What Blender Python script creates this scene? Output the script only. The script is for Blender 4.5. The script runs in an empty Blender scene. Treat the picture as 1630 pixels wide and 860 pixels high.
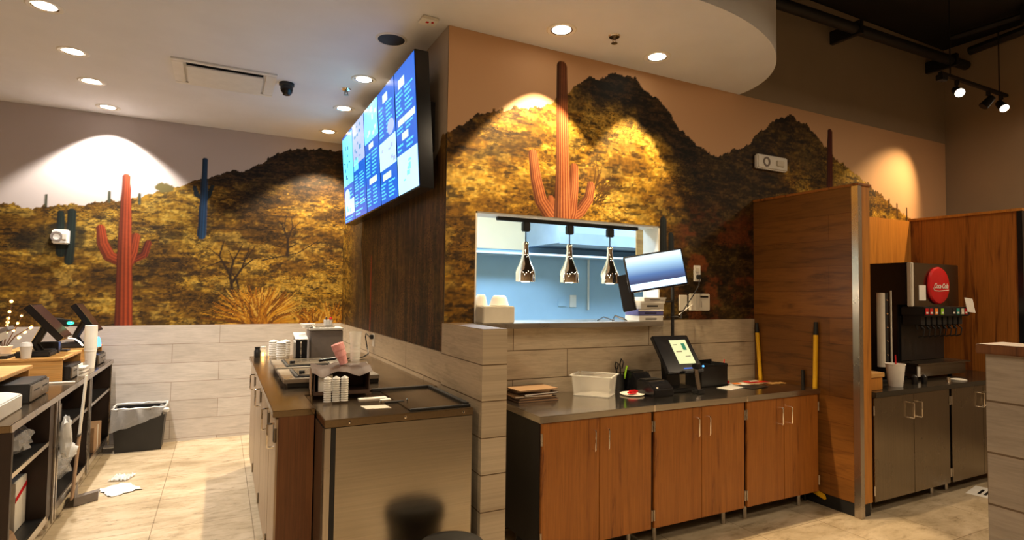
import bpy, bmesh, math, random
import numpy as np
from mathutils import Vector, Matrix
random.seed(7); PI = math.pi
S = bpy.context.scene
C = S.collection

# ------------------------------------------------------------------ camera, world, lights, exposure
CAM = Vector((-1.3008, -3.5143, 1.6212)); FPX = 903.95
FW = Vector((0.45472326, 0.88974014, 0.03986534)); RT = Vector((0.89013771, -0.45550723, 0.01296212)); UP = Vector((-0.02969187, -0.02959146, 0.99912098))
cd = bpy.data.cameras.new('camera'); cam = bpy.data.objects.new('camera', cd); C.objects.link(cam)
cam.matrix_world = Matrix(((RT.x, UP.x, -FW.x, CAM.x), (RT.y, UP.y, -FW.y, CAM.y), (RT.z, UP.z, -FW.z, CAM.z), (0, 0, 0, 1)))
cd.sensor_width = 36.0; cd.lens = FPX / 1630 * 36.0; cd.clip_start = 0.05
S.camera = cam
w = bpy.data.worlds.new('world'); S.world = w; w.use_nodes = True
w.node_tree.nodes['Background'].inputs[0].default_value = (0.9, 0.75, 0.6, 1); w.node_tree.nodes['Background'].inputs[1].default_value = 0.02
S.view_settings.view_transform = 'Standard'; S.view_settings.look = 'None'; S.view_settings.gamma = 1; S.view_settings.use_curve_mapping = False
S.view_settings.exposure = 0.62
WARM = (1.0, 0.76, 0.5); NEUT = (1.0, 0.92, 0.82); COOL = (0.55, 0.78, 1.0)
W_LEFT = 68; W_MID = 80; W_FRONT = 120; W_TRACK = 60; W_DINING_FILL = 32; W_KITCHEN = 46; W_FILL = 22

def light(name, kind, loc, energy, color, target=None, size=0.1, spot=1.4, blend=0.3, parent=None):
    d = bpy.data.lights.new(name, kind); d.energy = energy; d.color = color
    if kind == 'SPOT': d.spot_size = spot; d.spot_blend = blend; d.shadow_soft_size = size
    elif kind == 'AREA': d.shape = 'DISK'; d.size = size
    else: d.shadow_soft_size = size
    o = bpy.data.objects.new(name, d); C.objects.link(o)
    loc = Vector(loc)
    if target is not None:
        dr = Vector(target) - loc
    else: dr = Vector((0, 0, -1))
    o.rotation_euler = dr.to_track_quat('-Z', 'Y').to_euler()
    if parent is not None:
        o.parent = parent; o.location = loc - parent.location
    else: o.location = loc
    return o

# ------------------------------------------------------------------ mesh builder
class MB:
    def __init__(s): s.v = []; s.f = []
    def add(s, vs, fs):
        n = len(s.v); s.v += [Vector(v) for v in vs]; s.f += [tuple(i + n for i in f) for f in fs]; return s
    def box(s, x0, x1, y0, y1, z0, z1, m=None):
        if x1 < x0: x0, x1 = x1, x0
        if y1 < y0: y0, y1 = y1, y0
        if z1 < z0: z0, z1 = z1, z0
        vs = [(x0, y0, z0), (x1, y0, z0), (x1, y1, z0), (x0, y1, z0), (x0, y0, z1), (x1, y0, z1), (x1, y1, z1), (x0, y1, z1)]
        if m is not None: vs = [m @ Vector(v) for v in vs]
        return s.add(vs, [(0, 3, 2, 1), (4, 5, 6, 7), (0, 1, 5, 4), (1, 2, 6, 5), (2, 3, 7, 6), (3, 0, 4, 7)])
    def cyl(s, a, b, r0, r1=None, n=16, cap=True):
        r1 = r0 if r1 is None else r1; a = Vector(a); b = Vector(b); d = (b - a).normalized()
        u = d.orthogonal().normalized(); v = d.cross(u)
        vs = []; fs = []
        for p, r in ((a, r0), (b, r1)):
            for i in range(n):
                t = 2 * PI * i / n; vs.append(p + u * math.cos(t) * r + v * math.sin(t) * r)
        fs = [(i, (i + 1) % n, n + (i + 1) % n, n + i) for i in range(n)]
        if cap: fs += [tuple(range(n - 1, -1, -1)), tuple(range(n, 2 * n))]
        return s.add(vs, fs)
    def tube(s, pts, r, n=8):
        pts = [Vector(p) for p in pts]; vs = []; fs = []; u = None
        for i, p in enumerate(pts):
            d = (pts[min(i + 1, len(pts) - 1)] - pts[max(i - 1, 0)]).normalized()
            if u is None: u = d.orthogonal().normalized()
            else: u = (u - d * u.dot(d)).normalized()
            v = d.cross(u); rr = r[i] if isinstance(r, (list, tuple)) else r
            for k in range(n):
                t = 2 * PI * k / n; vs.append(p + u * math.cos(t) * rr + v * math.sin(t) * rr)
        for i in range(len(pts) - 1):
            for k in range(n):
                a = i * n + k; b = i * n + (k + 1) % n; fs.append((a, b, b + n, a + n))
        fs += [tuple(range(n - 1, -1, -1)), tuple(range((len(pts) - 1) * n, len(pts) * n))]
        return s.add(vs, fs)
    def lathe(s, c, prof, n=24, axis='z', caps=(False, False)):
        c = Vector(c); vs = []; fs = []
        for (r, h) in prof:
            for i in range(n):
                t = 2 * PI * i / n; a, b = math.cos(t) * r, math.sin(t) * r
                o = {'z': (a, b, h), 'y': (a, h, b), 'x': (h, a, b)}[axis]; vs.append(c + Vector(o))
        for j in range(len(prof) - 1):
            for i in range(n):
                fs.append((j * n + i, j * n + (i + 1) % n, (j + 1) * n + (i + 1) % n, (j + 1) * n + i))
        if caps[0]: fs.append(tuple(range(n - 1, -1, -1)))
        if caps[1]: fs.append(tuple(range((len(prof) - 1) * n, len(prof) * n)))
        return s.add(vs, fs)
    def prism(s, poly, lo, hi, axis='z'):
        n = len(poly)
        def P(a, b, h): return {'z': (a, b, h), 'y': (a, h, b), 'x': (h, a, b)}[axis]
        vs = [P(a, b, lo) for a, b in poly] + [P(a, b, hi) for a, b in poly]
        return s.add(vs, [tuple(range(n - 1, -1, -1)), tuple(range(n, 2 * n))] + [(i, (i + 1) % n, n + (i + 1) % n, n + i) for i in range(n)])
    def slab(s, o, u, v, t):   # parallelepiped from corner o with edge vectors
        o, u, v, t = map(Vector, (o, u, v, t))
        vs = [o, o + u, o + u + v, o + v, o + t, o + u + t, o + u + v + t, o + v + t]
        return s.add(vs, [(0, 3, 2, 1), (4, 5, 6, 7), (0, 1, 5, 4), (1, 2, 6, 5), (2, 3, 7, 6), (3, 0, 4, 7)])
    def ball(s, c, r, sc=(1, 1, 1), n=12, wob=0.0):
        c = Vector(c); vs = []; fs = []
        for j in range(n // 2 + 1):
            ph = PI * j / (n // 2)
            for i in range(n):
                t = 2 * PI * i / n; k = r * (1 + wob * (random.random() - .5))
                vs.append(c + Vector((math.sin(ph) * math.cos(t) * k * sc[0], math.sin(ph) * math.sin(t) * k * sc[1], math.cos(ph) * k * sc[2])))
        for j in range(n // 2):
            for i in range(n): fs.append((j * n + i, (j + 1) * n + i, (j + 1) * n + (i + 1) % n, j * n + (i + 1) % n))
        return s.add(vs, fs)
    def crumple(s, c, sx, sy, sz, n=14, amp=.35, seed=0):
        rnd = random.Random(seed); c = Vector(c); vs = []; fs = []
        for j in range(n // 2 + 1):
            ph = PI * j / (n // 2)
            for i in range(n):
                t = 2 * PI * i / n; k = 1 + amp * (rnd.random() - .5)
                if j in (0, n // 2): k = 1
                vs.append(c + Vector((math.sin(ph) * math.cos(t) * sx * k, math.sin(ph) * math.sin(t) * sy * k, max(-sz, math.cos(ph) * sz * k))))
        for j in range(n // 2):
            for i in range(n): fs.append((j * n + i, (j + 1) * n + i, (j + 1) * n + (i + 1) % n, j * n + (i + 1) % n))
        return s.add(vs, fs)
    def xf(s, m): s.v = [m @ v for v in s.v]; return s

OFF = {}
def thing(name, label, cat, loc=(0, 0, 0), group=None, rz=0, local=False):
    o = bpy.data.objects.new(name, None); o.empty_display_size = 0.05; C.objects.link(o)
    o.location = loc; o.rotation_euler = (0, 0, rz); o['label'] = label; o['category'] = cat
    if group: o['group'] = group
    OFF[o.name] = Vector((0, 0, 0)) if local else Vector(loc)
    return o
def mesh_obj(name, mb, m, parent=None, bevel=0, smooth=True, off=None):
    o_ = OFF.get(parent.name, Vector((0, 0, 0))) if parent is not None else (Vector(off) if off is not None else Vector((0, 0, 0)))
    me = bpy.data.meshes.new(name); me.from_pydata([v - o_ for v in mb.v], [], mb.f); me.validate()
    bm = bmesh.new(); bm.from_mesh(me); bmesh.ops.recalc_face_normals(bm, faces=bm.faces)
    if bevel: bmesh.ops.bevel(bm, geom=[e for e in bm.edges if e.is_manifold and e.calc_face_angle(0) > .6], offset=bevel, segments=2, affect='EDGES', clamp_overlap=True)
    for f in bm.faces: f.smooth = smooth
    bm.to_mesh(me); bm.free()
    if smooth: me.set_sharp_from_angle(angle=math.radians(35))
    me.materials.append(m)
    o = bpy.data.objects.new(name, me); C.objects.link(o)
    if parent is not None: o.parent = parent; OFF[o.name] = o_
    elif off is not None: o.location = o_; OFF[o.name] = o_
    return o
def part(name, mb, m, parent, bevel=0, label=None, smooth=True):
    o = mesh_obj(name, mb, m, parent, bevel, smooth)
    if label: o['label'] = label
    return o
def struct(name, mb, m, bevel=0, parent=None):
    o = mesh_obj(name, mb, m, parent, bevel, smooth=False)
    if parent is None: o['kind'] = 'structure'
    return o
def solo(name, mb, m, label, cat, loc, group=None, bevel=0, smooth=True, kind=None):
    o = mesh_obj(name, mb, m, None, bevel, smooth, off=loc); o['label'] = label; o['category'] = cat
    if group: o['group'] = group
    if kind: o['kind'] = kind
    return o
def dup(root, loc, label=None, rz=None):
    r = root.copy(); C.objects.link(r); r.location = loc
    if rz is not None: r.rotation_euler = (0, 0, rz)
    if label: r['label'] = label
    for ch in list(root.children):
        c = ch.copy(); C.objects.link(c); c.parent = r
        for g in list(ch.children):
            d = g.copy(); C.objects.link(d); d.parent = c
    return r

# ------------------------------------------------------------------ materials
def srgb(r, g, b):
    f = lambda c: (c / 255 / 12.92) if c / 255 <= 0.04045 else ((c / 255 + 0.055) / 1.055) ** 2.4
    return (f(r), f(g), f(b))
def base_mat(name):
    m = bpy.data.materials.new(name); m.use_nodes = True; nt = m.node_tree
    return m, nt, nt.nodes['Principled BSDF']
def mapping(nt, scale=(1, 1, 1), rot=(0, 0, 0), loc=(0, 0, 0)):
    tc = nt.nodes.new('ShaderNodeTexCoord'); mp = nt.nodes.new('ShaderNodeMapping')
    mp.inputs['Scale'].default_value = scale; mp.inputs['Rotation'].default_value = rot; mp.inputs['Location'].default_value = loc
    nt.links.new(tc.outputs['Object'], mp.inputs['Vector']); return mp.outputs['Vector']
def ramp(nt, fac, stops):
    r = nt.nodes.new('ShaderNodeValToRGB'); e = r.color_ramp.elements
    while len(e) < len(stops): e.new(0.5)
    for i, (p, c) in enumerate(stops): e[i].position = p; e[i].color = (*c, 1)
    nt.links.new(fac, r.inputs['Fac']); return r.outputs['Color']
def noise(nt, vec, scale, detail=4, rough=.55, dist=0):
    n = nt.nodes.new('ShaderNodeTexNoise'); n.inputs['Scale'].default_value = scale; n.inputs['Detail'].default_value = detail
    n.inputs['Roughness'].default_value = rough; n.inputs['Distortion'].default_value = dist
    nt.links.new(vec, n.inputs['Vector']); return n.outputs['Fac']
def bump(nt, b, fac, strength=.2, dist=.01):
    n = nt.nodes.new('ShaderNodeBump'); n.inputs['Strength'].default_value = strength; n.inputs['Distance'].default_value = dist
    nt.links.new(fac, n.inputs['Height']); nt.links.new(n.outputs['Normal'], b.inputs['Normal'])
def mix(nt, fac, a, b, mode='MIX'):
    n = nt.nodes.new('ShaderNodeMix'); n.data_type = 'RGBA'; n.blend_type = mode
    if isinstance(fac, (int, float)): n.inputs[0].default_value = fac
    else: nt.links.new(fac, n.inputs[0])
    for i, x in ((6, a), (7, b)):
        if isinstance(x, tuple): n.inputs[i].default_value = (*x, 1)
        else: nt.links.new(x, n.inputs[i])
    return n.outputs[2]
def mat(name, col, rough=.5, metal=0, var=.12, vs=12, spec=.5):
    m, nt, b = base_mat(name)
    f = noise(nt, mapping(nt), vs, 3)
    nt.links.new(ramp(nt, f, [(.3, tuple(c * (1 - var) for c in col)), (.7, tuple(min(1, c * (1 + var)) for c in col))]), b.inputs['Base Color'])
    b.inputs['Roughness'].default_value = rough; b.inputs['Metallic'].default_value = metal; b.inputs['Specular IOR Level'].default_value = spec
    return m
def wood(name, dark, mid, lite, grain='z', fine=1.0, rough=.42):
    m, nt, b = base_mat(name)
    sc = {'z': (9, 9, .7), 'x': (.7, 9, 9), 'y': (9, .7, 9)}[grain]
    v = mapping(nt, tuple(q * fine for q in sc))
    n1 = noise(nt, v, 1.0, 5, .6, 1.2); v2 = mapping(nt, tuple(q * 9 * fine if q > 1 else q * 2.5 for q in sc)); n2 = noise(nt, v2, 1.5, 4, .7)
    c1 = ramp(nt, n1, [(.36, dark), (.44, mid), (.6, lite), (.70, mid)])
    c2 = ramp(nt, n2, [(.3, (.62, .62, .62)), (.65, (1.1, 1.1, 1.1))])
    nt.links.new(mix(nt, .8, c1, c2, 'MULTIPLY'), b.inputs['Base Color'])
    b.inputs['Roughness'].default_value = rough; bump(nt, b, n2, .06, .003); return m
def steel(name, col=(.5, .47, .43), rough=.3, grain='x'):
    m, nt, b = base_mat(name)
    sc = {'x': (1, 60, 60), 'z': (60, 60, 1), 'y': (60, 1, 60)}[grain]
    n = noise(nt, mapping(nt, sc), 2.0, 3); s = noise(nt, mapping(nt), 2.2, 4)
    nt.links.new(ramp(nt, n, [(.3, tuple(c * .85 for c in col)), (.7, col)]), b.inputs['Base Color'])
    nt.links.new(ramp(nt, s, [(.3, (rough * .8,) * 3), (.7, (rough * 1.3,) * 3)]), b.inputs['Roughness'])
    b.inputs['Metallic'].default_value = 1.0; bump(nt, b, n, .03, .002); return m
def emis(name, col, k):
    m, nt, b = base_mat(name); f = noise(nt, mapping(nt), 3, 2)
    nt.links.new(ramp(nt, f, [(.3, tuple(c * .93 for c in col)), (.7, col)]), b.inputs['Emission Color'])
    b.inputs['Base Color'].default_value = (*[c * .1 for c in col], 1); b.inputs['Emission Strength'].default_value = k; b.inputs['Roughness'].default_value = .2; return m
def clear(name, col, rough=.1, alpha=.35):
    m, nt, b = base_mat(name); b.inputs['Base Color'].default_value = (*col, 1)
    n = noise(nt, mapping(nt), 20, 3); nt.links.new(ramp(nt, n, [(.3, (rough * .7,) * 3), (.7, (rough * 1.3,) * 3)]), b.inputs['Roughness'])
    b.inputs['Alpha'].default_value = alpha; b.inputs['Specular IOR Level'].default_value = .8; return m
def plank_tile(name, plane, row=.2, width=1.2, c1=(.52, .43, .31), c2=(.39, .315, .22), mortar=(.12, .09, .06), off=.02, shift=0.0, gap=.0035, rough=.5, wood_tone=False):
    m, nt, b = base_mat(name); tc = nt.nodes.new('ShaderNodeTexCoord'); sp = nt.nodes.new('ShaderNodeSeparateXYZ'); cb = nt.nodes.new('ShaderNodeCombineXYZ')
    nt.links.new(tc.outputs['Object'], sp.inputs[0])
    nt.links.new(sp.outputs[{'xz': 'X', 'yz': 'Y'}[plane]], cb.inputs['X']); nt.links.new(sp.outputs['Z'], cb.inputs['Y'])
    mp = nt.nodes.new('ShaderNodeMapping'); mp.inputs['Location'].default_value = (shift, -off, 0); nt.links.new(cb.outputs[0], mp.inputs['Vector'])
    br = nt.nodes.new('ShaderNodeTexBrick'); br.offset = .37; br.offset_frequency = 2; br.inputs['Scale'].default_value = 1
    br.inputs['Brick Width'].default_value = width; br.inputs['Row Height'].default_value = row; br.inputs['Mortar Size'].default_value = gap; br.inputs['Mortar Smooth'].default_value = .1
    br.inputs['Color1'].default_value = (1, 1, 1, 1); br.inputs['Color2'].default_value = (.62, .62, .62, 1) if wood_tone else (.86, .84, .82, 1); br.inputs['Mortar'].default_value = (*[q / max(c1) for q in mortar], 1)
    br.inputs['Bias'].default_value = 0
    nt.links.new(mp.outputs[0], br.inputs['Vector'])
    st = nt.nodes.new('ShaderNodeMapping'); st.inputs['Scale'].default_value = (1.6, 14, 1) if wood_tone else (2.2, 11, 1); nt.links.new(mp.outputs[0], st.inputs['Vector'])
    n1 = noise(nt, st.outputs[0], 1.3, 6, .65, .8)
    st2 = nt.nodes.new('ShaderNodeMapping'); st2.inputs['Scale'].default_value = (5, 70, 1); nt.links.new(mp.outputs[0], st2.inputs['Vector'])
    n2 = noise(nt, st2.outputs[0], 1.2, 4, .7)
    g = ramp(nt, n1, [(.28, c2), (.5, c1), (.8, tuple(min(1, q * 1.12) for q in c1))])
    g = mix(nt, .55, g, ramp(nt, n2, [(.3, (.7, .7, .7)), (.6, (1.05, 1.05, 1.05))]), 'MULTIPLY')
    nt.links.new(mix(nt, 1.0, g, br.outputs['Color'], 'MULTIPLY'), b.inputs['Base Color'])
    b.inputs['Roughness'].default_value = rough
    return m

M = dict(
    tile_x=plank_tile('wood_look_tile_front', 'xz', shift=.25), tile_y=plank_tile('wood_look_tile_side', 'yz', off=.03, shift=.4),
    tile_blk=plank_tile('wood_look_tile_block', 'yz', off=.02, width=1.4, shift=.7), tile_bk=plank_tile('wood_look_tile_back', 'xz', off=.03, shift=.1, c1=(.60, .55, .51), c2=(.52, .48, .44), mortar=(.33, .29, .26), gap=.003),
    planks=plank_tile('partition_planks', 'yz', row=.2, width=1.9, c1=(.25, .096, .018), c2=(.11, .036, .008), mortar=(.08, .028, .008), off=.06, gap=.0012, rough=.38, wood_tone=True),
    ceil=mat('ceiling_blue_cast', (.70, .71, .75), .9, var=.03, vs=3), upper=mat('upper_wall_paint', (.30, .235, .165), .9, var=.05, vs=2),  # ceiling kept slightly cool: blue cast of the menu screens in its colour
    black=mat('matte_black', (.008, .008, .009), .6), blackg=mat('gloss_black', (.008, .008, .01), .2), dark=mat('dark_plastic', (.010, .010, .011), .38),
    white=mat('white_plastic', (.75, .73, .68), .4, var=.04), offw=mat('off_white', (.6, .56, .48), .5, var=.05), paper=mat('paper', (.8, .78, .74), .8, var=.05),
    steel=steel('brushed_steel'), steeld=steel('dark_steel', (.30, .26, .21), .28), chrome=mat('chrome', (.95, .88, .78), .06, 1, var=.03), steelz=steel('steel_upright', (.55, .5, .45), .25, 'z'),
    cherry=wood('cherry_laminate', (.15, .042, .007), (.32, .108, .016), (.37, .13, .02)), cherryl=wood('amber_laminate', (.40, .15, .022), (.48, .19, .03), (.54, .22, .035)),
    cherryd=wood('dark_cherry', (.08, .026, .009), (.14, .05, .016), (.17, .064, .02)), oak=wood('oak_board', (.45, .22, .06), (.58, .31, .09), (.66, .38, .13), 'x'),
    peri=wood('worn_brown_top', (.035, .022, .012), (.07, .045, .022), (.10, .065, .03), 'y', .5, .3),
    brown=mat('brown_leather', (.06, .03, .018), .6), dbrown=mat('dark_brown_panel', (.025, .012, .007), .5), tan=mat('brown_paper', (.28, .17, .09), .8), greyb=mat('grey_board', (.19, .16, .14), .6),
    clearp=clear('clear_plastic', (.85, .84, .8), .12, .30), bag=clear('thin_bag', (.62, .6, .58), .25, .4), pink=clear('pink_plastic', (.85, .42, .42), .3, .75), film=clear('white_film', (.8, .8, .78), .25, .65),
    red=mat('red_enamel', (.55, .01, .015), .25, var=.05), yellow=mat('yellow_handle', (.75, .42, .01), .4, var=.05), green=mat('green_tag', (.3, .6, .03), .5),
    granite=mat('dark_granite', (.03, .026, .02), .15, var=.5, vs=150), blue=mat('blue_label', (.1, .1, .3), .5), orange=mat('orange_label', (.8, .22, .02), .5), teal=mat('teal_label', (.02, .3, .25), .5),
    kwall=mat('kitchen_wall_blue_lit', (.36, .55, .72), .35, var=.05, vs=2), kcream=mat('kitchen_cream_wall', (.85, .68, .44), .6, var=.04, vs=2), ksteel=mat('kitchen_hood_steel', (.34, .44, .54), .6, .0, vs=3),  # blue kitchen light is put into the colour of the white wall panels
    lens=emis('lamp_lens', (1.0, .85, .62), 9), dimlens=emis('dim_lamp_lens', (1.0, .86, .7), 5), klens=emis('kitchen_lamp_lens', (.6, .82, 1.0), 6), strip=emis('kitchen_strip_light', (.55, .8, 1.0), 1.6),
    scr=emis('menu_blue', (.012, .10, .50), 1.1), scrt=emis('menu_text', (.12, .66, 1.0), .9), scrh=emis('menu_heading', (.6, .9, .62), 1.0), scrp=emis('menu_picture', (.14, .62, .95), 1.3), scrw=emis('menu_picture_white', (.42, .85, .90), 1.2), scrk=emis('menu_picture_dark', (.03, .25, .5), .8), scrv=emis('menu_picture_lilac', (.36, .44, .72), 1.0),
    lgreen=emis('green_glow', (.02, .8, .35), 3), lblue=emis('blue_glow', (.05, .3, 1.0), 5), lwarm=emis('warm_glow', (1.0, .5, .1), 8), lcyan=emis('cyan_glow', (.4, .9, 1.0), 2.5),
)
# monitor gradient screen
def grad_mat(name, stops, k, z0, z1):
    m, nt, b = base_mat(name); tc = nt.nodes.new('ShaderNodeTexCoord'); sp = nt.nodes.new('ShaderNodeSeparateXYZ'); nt.links.new(tc.outputs['Object'], sp.inputs[0])
    mr = nt.nodes.new('ShaderNodeMapRange'); mr.inputs['From Min'].default_value = z0; mr.inputs['From Max'].default_value = z1; nt.links.new(sp.outputs['Z'], mr.inputs['Value'])
    nt.links.new(ramp(nt, mr.outputs[0], stops), b.inputs['Emission Color']); b.inputs['Emission Strength'].default_value = k; b.inputs['Base Color'].default_value = (.01, .01, .01, 1); return m
M['desk'] = grad_mat('monitor_picture', [(0, (.02, .04, .12)), (.25, (.05, .13, .32)), (.6, (.3, .5, .68)), (.85, (.62, .75, .8)), (1, (.6, .72, .8))], 1.0, -.07, .13)
M['kiosk'] = grad_mat('order_screen', [(0, (.6, .6, .3)), (.5, (.5, .6, .42)), (.8, (.6, .6, .85)), (1, (.6, .62, .75))], 1.0, 1.1, 1.28)
def floor_mat():
    m, nt, b = base_mat('stone_floor_tile'); v = mapping(nt, loc=(1.67, .2, 0))
    br = nt.nodes.new('ShaderNodeTexBrick'); br.offset = 0; br.inputs['Scale'].default_value = 1; br.inputs['Brick Width'].default_value = .61; br.inputs['Row Height'].default_value = .61
    br.inputs['Mortar Size'].default_value = .003; br.inputs['Color1'].default_value = (1, 1, 1, 1); br.inputs['Color2'].default_value = (.88, .88, .88, 1); br.inputs['Mortar'].default_value = (.5, .45, .4, 1)
    nt.links.new(v, br.inputs['Vector'])
    n1 = noise(nt, mapping(nt, (1, 1.6, 1)), 2.2, 8, .65, .6); n2 = noise(nt, mapping(nt, (1.0, 2.6, 1)), 5.5, 8, .78)
    c = ramp(nt, n1, [(.3, (.36, .28, .17)), (.5, (.55, .45, .31)), (.7, (.66, .56, .42))])
    c = mix(nt, .9, c, ramp(nt, n2, [(.31, (.22, .17, .11)), (.40, (.78, .74, .68)), (.5, (1., .98, .95)), (.7, (1.08, 1.08, 1.08))]), 'MULTIPLY')
    nt.links.new(mix(nt, 1, c, br.outputs['Color'], 'MULTIPLY'), b.inputs['Base Color']); b.inputs['Roughness'].default_value = .42; return m
M['floor'] = floor_mat()

# ------------------------------------------------------------------ the setting
Y1 = 3.52; XR = 6.09; XL = -4.6; YF = -7.0
struct('floor', MB().box(XL, XR, YF, Y1, -.1, 0), M['floor'])
import math as _m
poly = [(XL, -1.03), (1.2, -1.03)] + [(1.2 + 1.53 * _m.sin(t), -1.03 * _m.cos(t)) for t in np.linspace(.06, PI / 2, 28)] + [(0.0, 0.0), (0.0, Y1), (XL, Y1)]
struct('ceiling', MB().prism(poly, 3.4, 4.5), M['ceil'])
struct('ceiling_high', MB().box(XL - .1, XR + .1, YF - .1, Y1 + .1, 4.51, 4.6), M['black'])
struct('wall_back', MB().box(XL, .12, Y1, Y1 + .12, 0, 4.5), M['upper'])
struct('wall_tile_back', MB().box(XL, -.012, Y1 - .012, Y1 - .0005, 0, 1.23), M['tile_bk'])
struct('wall_menu', MB().box(0, .12, .18, Y1, 0, 4.5), M['upper'])
struct('wall_tile_menu', MB().box(-.012, -.0005, 0, Y1 - .012, 0, 1.23), M['tile_y'])
WX0, WX1, WZ0, WZ1 = .214, 1.824, 1.378, 2.17
struct('wall_window', MB().box(0, WX0, .0, .18, 0, 4.5).box(WX1, XR, 0, .18, 0, 4.5).box(WX0, WX1, 0, .18, 0, WZ0).box(WX0, WX1, 0, .18, WZ1, 4.5), M['upper'])
struct('wall_tile_front', MB().box(.14, 2.905, -.012, -.0005, 0, 1.375).box(1.76, 2.905, -.012, -.0005, 1.375, 1.418), M['tile_x'])
struct('wall_block', MB().box(-.012, .14, -.65, -.0005, 0, 1.418), M['tile_blk'])
struct('wall_far_right', MB().box(XR, XR + .12, YF, .18, 0, 4.5), M['upper'])
struct('wall_left', MB().box(XL - .12, XL, YF, Y1 + .12, 0, 4.5), M['upper'])
struct('wall_behind', MB().box(XL - .12, XR + .12, YF - .12, YF, 0, 4.5), M['upper'])
t = .012
struct('window_1', MB().box(WX0, WX0 + t, .0, .185, 1.4155, WZ1).box(WX1 - t, WX1, .0, .185, 1.4155, WZ1).box(WX0, WX1, .0, .185, WZ1 - t, WZ1), M['white'])
# partition walls
p1 = struct('wall_partition', MB().box(2.906, 3.05, -.926, -.002, .1, 2.455), M['planks'])
struct('partition_end_face', MB().box(2.93, 3.05, -.934, -.926, .1, 2.455), M['cherryl'], parent=p1)
struct('partition_cap', MB().box(2.895, 3.065, -.945, -.002, 2.455, 2.475), M['cherry'], bevel=.004, parent=p1)
struct('partition_base', MB().box(2.91, 3.045, -.92, -.002, 0, .1), M['black'], parent=p1)
struct('corner_guard', MB().box(2.900, 2.906, -.934, -.89, 0, 2.455).box(2.900, 2.945, -.940, -.934, 0, 2.455), M['steelz'], parent=p1)
p2 = struct('wall_partition_far', MB().box(5.34, 5.45, -.97, -.002, 0, 2.45), M['cherry'])
struct('partition_far_cap', MB().box(5.325, 5.465, -.985, -.002, 2.45, 2.475), M['cherryl'], parent=p2)
struct('corner_guard_far', MB().box(5.334, 5.34, -.976, -.94, 0, 2.45).box(5.334, 5.45, -.982, -.976, 0, 2.45), M['blackg'], parent=p2)
struct('wall_panel_soda', MB().box(3.05, 5.34, -.014, -.002, 0, 2.45), M['cherryl'])
p3 = struct('wall_half_right', MB().box(1.40, 1.56, -6.0, -2.357, 0, 1.405), plank_tile('pony_tile', 'yz', off=.02, width=1.5, shift=.3, c1=(.36, .31, .26), c2=(.27, .23, .19), gap=.004))
struct('half_wall_cap', MB().box(1.372, 1.588, -6.0, -2.335, 1.405, 1.443), M['cherryd'], bevel=.004, parent=p3)
# kitchen beyond the pass-through window
struct('wall_kitchen_back', MB().box(.12, 6, 2.8, 2.9, 0, 3.2), M['kwall'])
struct('wall_kitchen_upper', MB().box(.125, 2.1, 2.79, 2.799, 2.16, 3.1), M['kcream'])
struct('wall_kitchen_left', MB().box(.121, .13, .19, 2.79, 0, 3.1), M['kcream'])
struct('wall_kitchen_right', MB().box(5.9, 6, .18, 2.8, 0, 3.2), M['kwall'])
struct('ceiling_kitchen', MB().box(.13, 5.9, .181, 2.8, 3.1, 3.2), M['kcream'])
struct('floor_kitchen', MB().box(.13, 5.9, .181, 2.8, 0.0005, .01), M['floor'])

# ------------------------------------------------------------------ desert mural (printed wall covering), painted per vertex on a fine grid
def vnoise(x, y, seed):
    r = np.random.RandomState(seed).rand(256, 256)
    xi = np.floor(x).astype(int); yi = np.floor(y).astype(int); fx = x - xi; fy = y - yi
    fx = fx * fx * (3 - 2 * fx); fy = fy * fy * (3 - 2 * fy)
    g = lambda a, b: r[a % 256, b % 256]
    return (g(xi, yi) * (1 - fx) + g(xi + 1, yi) * fx) * (1 - fy) + (g(xi, yi + 1) * (1 - fx) + g(xi + 1, yi + 1) * fx) * fy
def fbm(x, y, seed, o=4, r=.55):
    a = 1; s = 0; t_ = 0
    for i in range(o): s = s + a * vnoise(x * 2 ** i, y * 2 ** i, seed + i); t_ += a; a *= r
    return s / t_
def ss(a, b, x): q = np.clip((x - a) / (b - a), 0, 1); return q * q * (3 - 2 * q)
def lerp(a, b, k): return a * (1 - k[:, None]) + b * k[:, None]
def col(*c): return np.array(srgb(*c))
def stroke(X, Z, pts):
    """distance / radius and side-signed offset to a tapered polyline (x, z, r)"""
    best = np.full(X.shape, 9.0); lat = np.zeros(X.shape)
    for (x0, z0, r0), (x1, z1, r1) in zip(pts[:-1], pts[1:]):
        dx, dz = x1 - x0, z1 - z0; L2 = dx * dx + dz * dz
        k = np.clip(((X - x0) * dx + (Z - z0) * dz) / L2, 0, 1); px, pz = x0 + k * dx, z0 + k * dz
        d = np.hypot(X - px, Z - pz); r = r0 + (r1 - r0) * k; q = d / r; sg = ((X - x0) * dz - (Z - z0) * dx) / math.sqrt(L2) / r
        m = q < best; best = np.where(m, q, best); lat = np.where(m, sg, lat)
    return best, lat
def cactus(c, X, Z, arms, ca, cb, ribs=4, dark=(45, 18, 8), topshade=None):
    for pts in arms:
        q, l = stroke(X, Z, pts); k = ss(1.08, .95, q)
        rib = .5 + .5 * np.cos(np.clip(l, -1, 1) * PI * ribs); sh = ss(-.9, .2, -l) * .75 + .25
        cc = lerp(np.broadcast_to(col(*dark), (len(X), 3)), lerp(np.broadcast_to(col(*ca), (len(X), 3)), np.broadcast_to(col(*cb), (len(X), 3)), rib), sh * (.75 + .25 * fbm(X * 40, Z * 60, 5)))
        if topshade: cc = lerp(cc, cc * .35, ss(topshade - .04, topshade + .04, Z))  # shade above the downlight beam, painted into the cactus tip
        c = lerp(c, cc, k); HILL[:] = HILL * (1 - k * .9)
    return c
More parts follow.
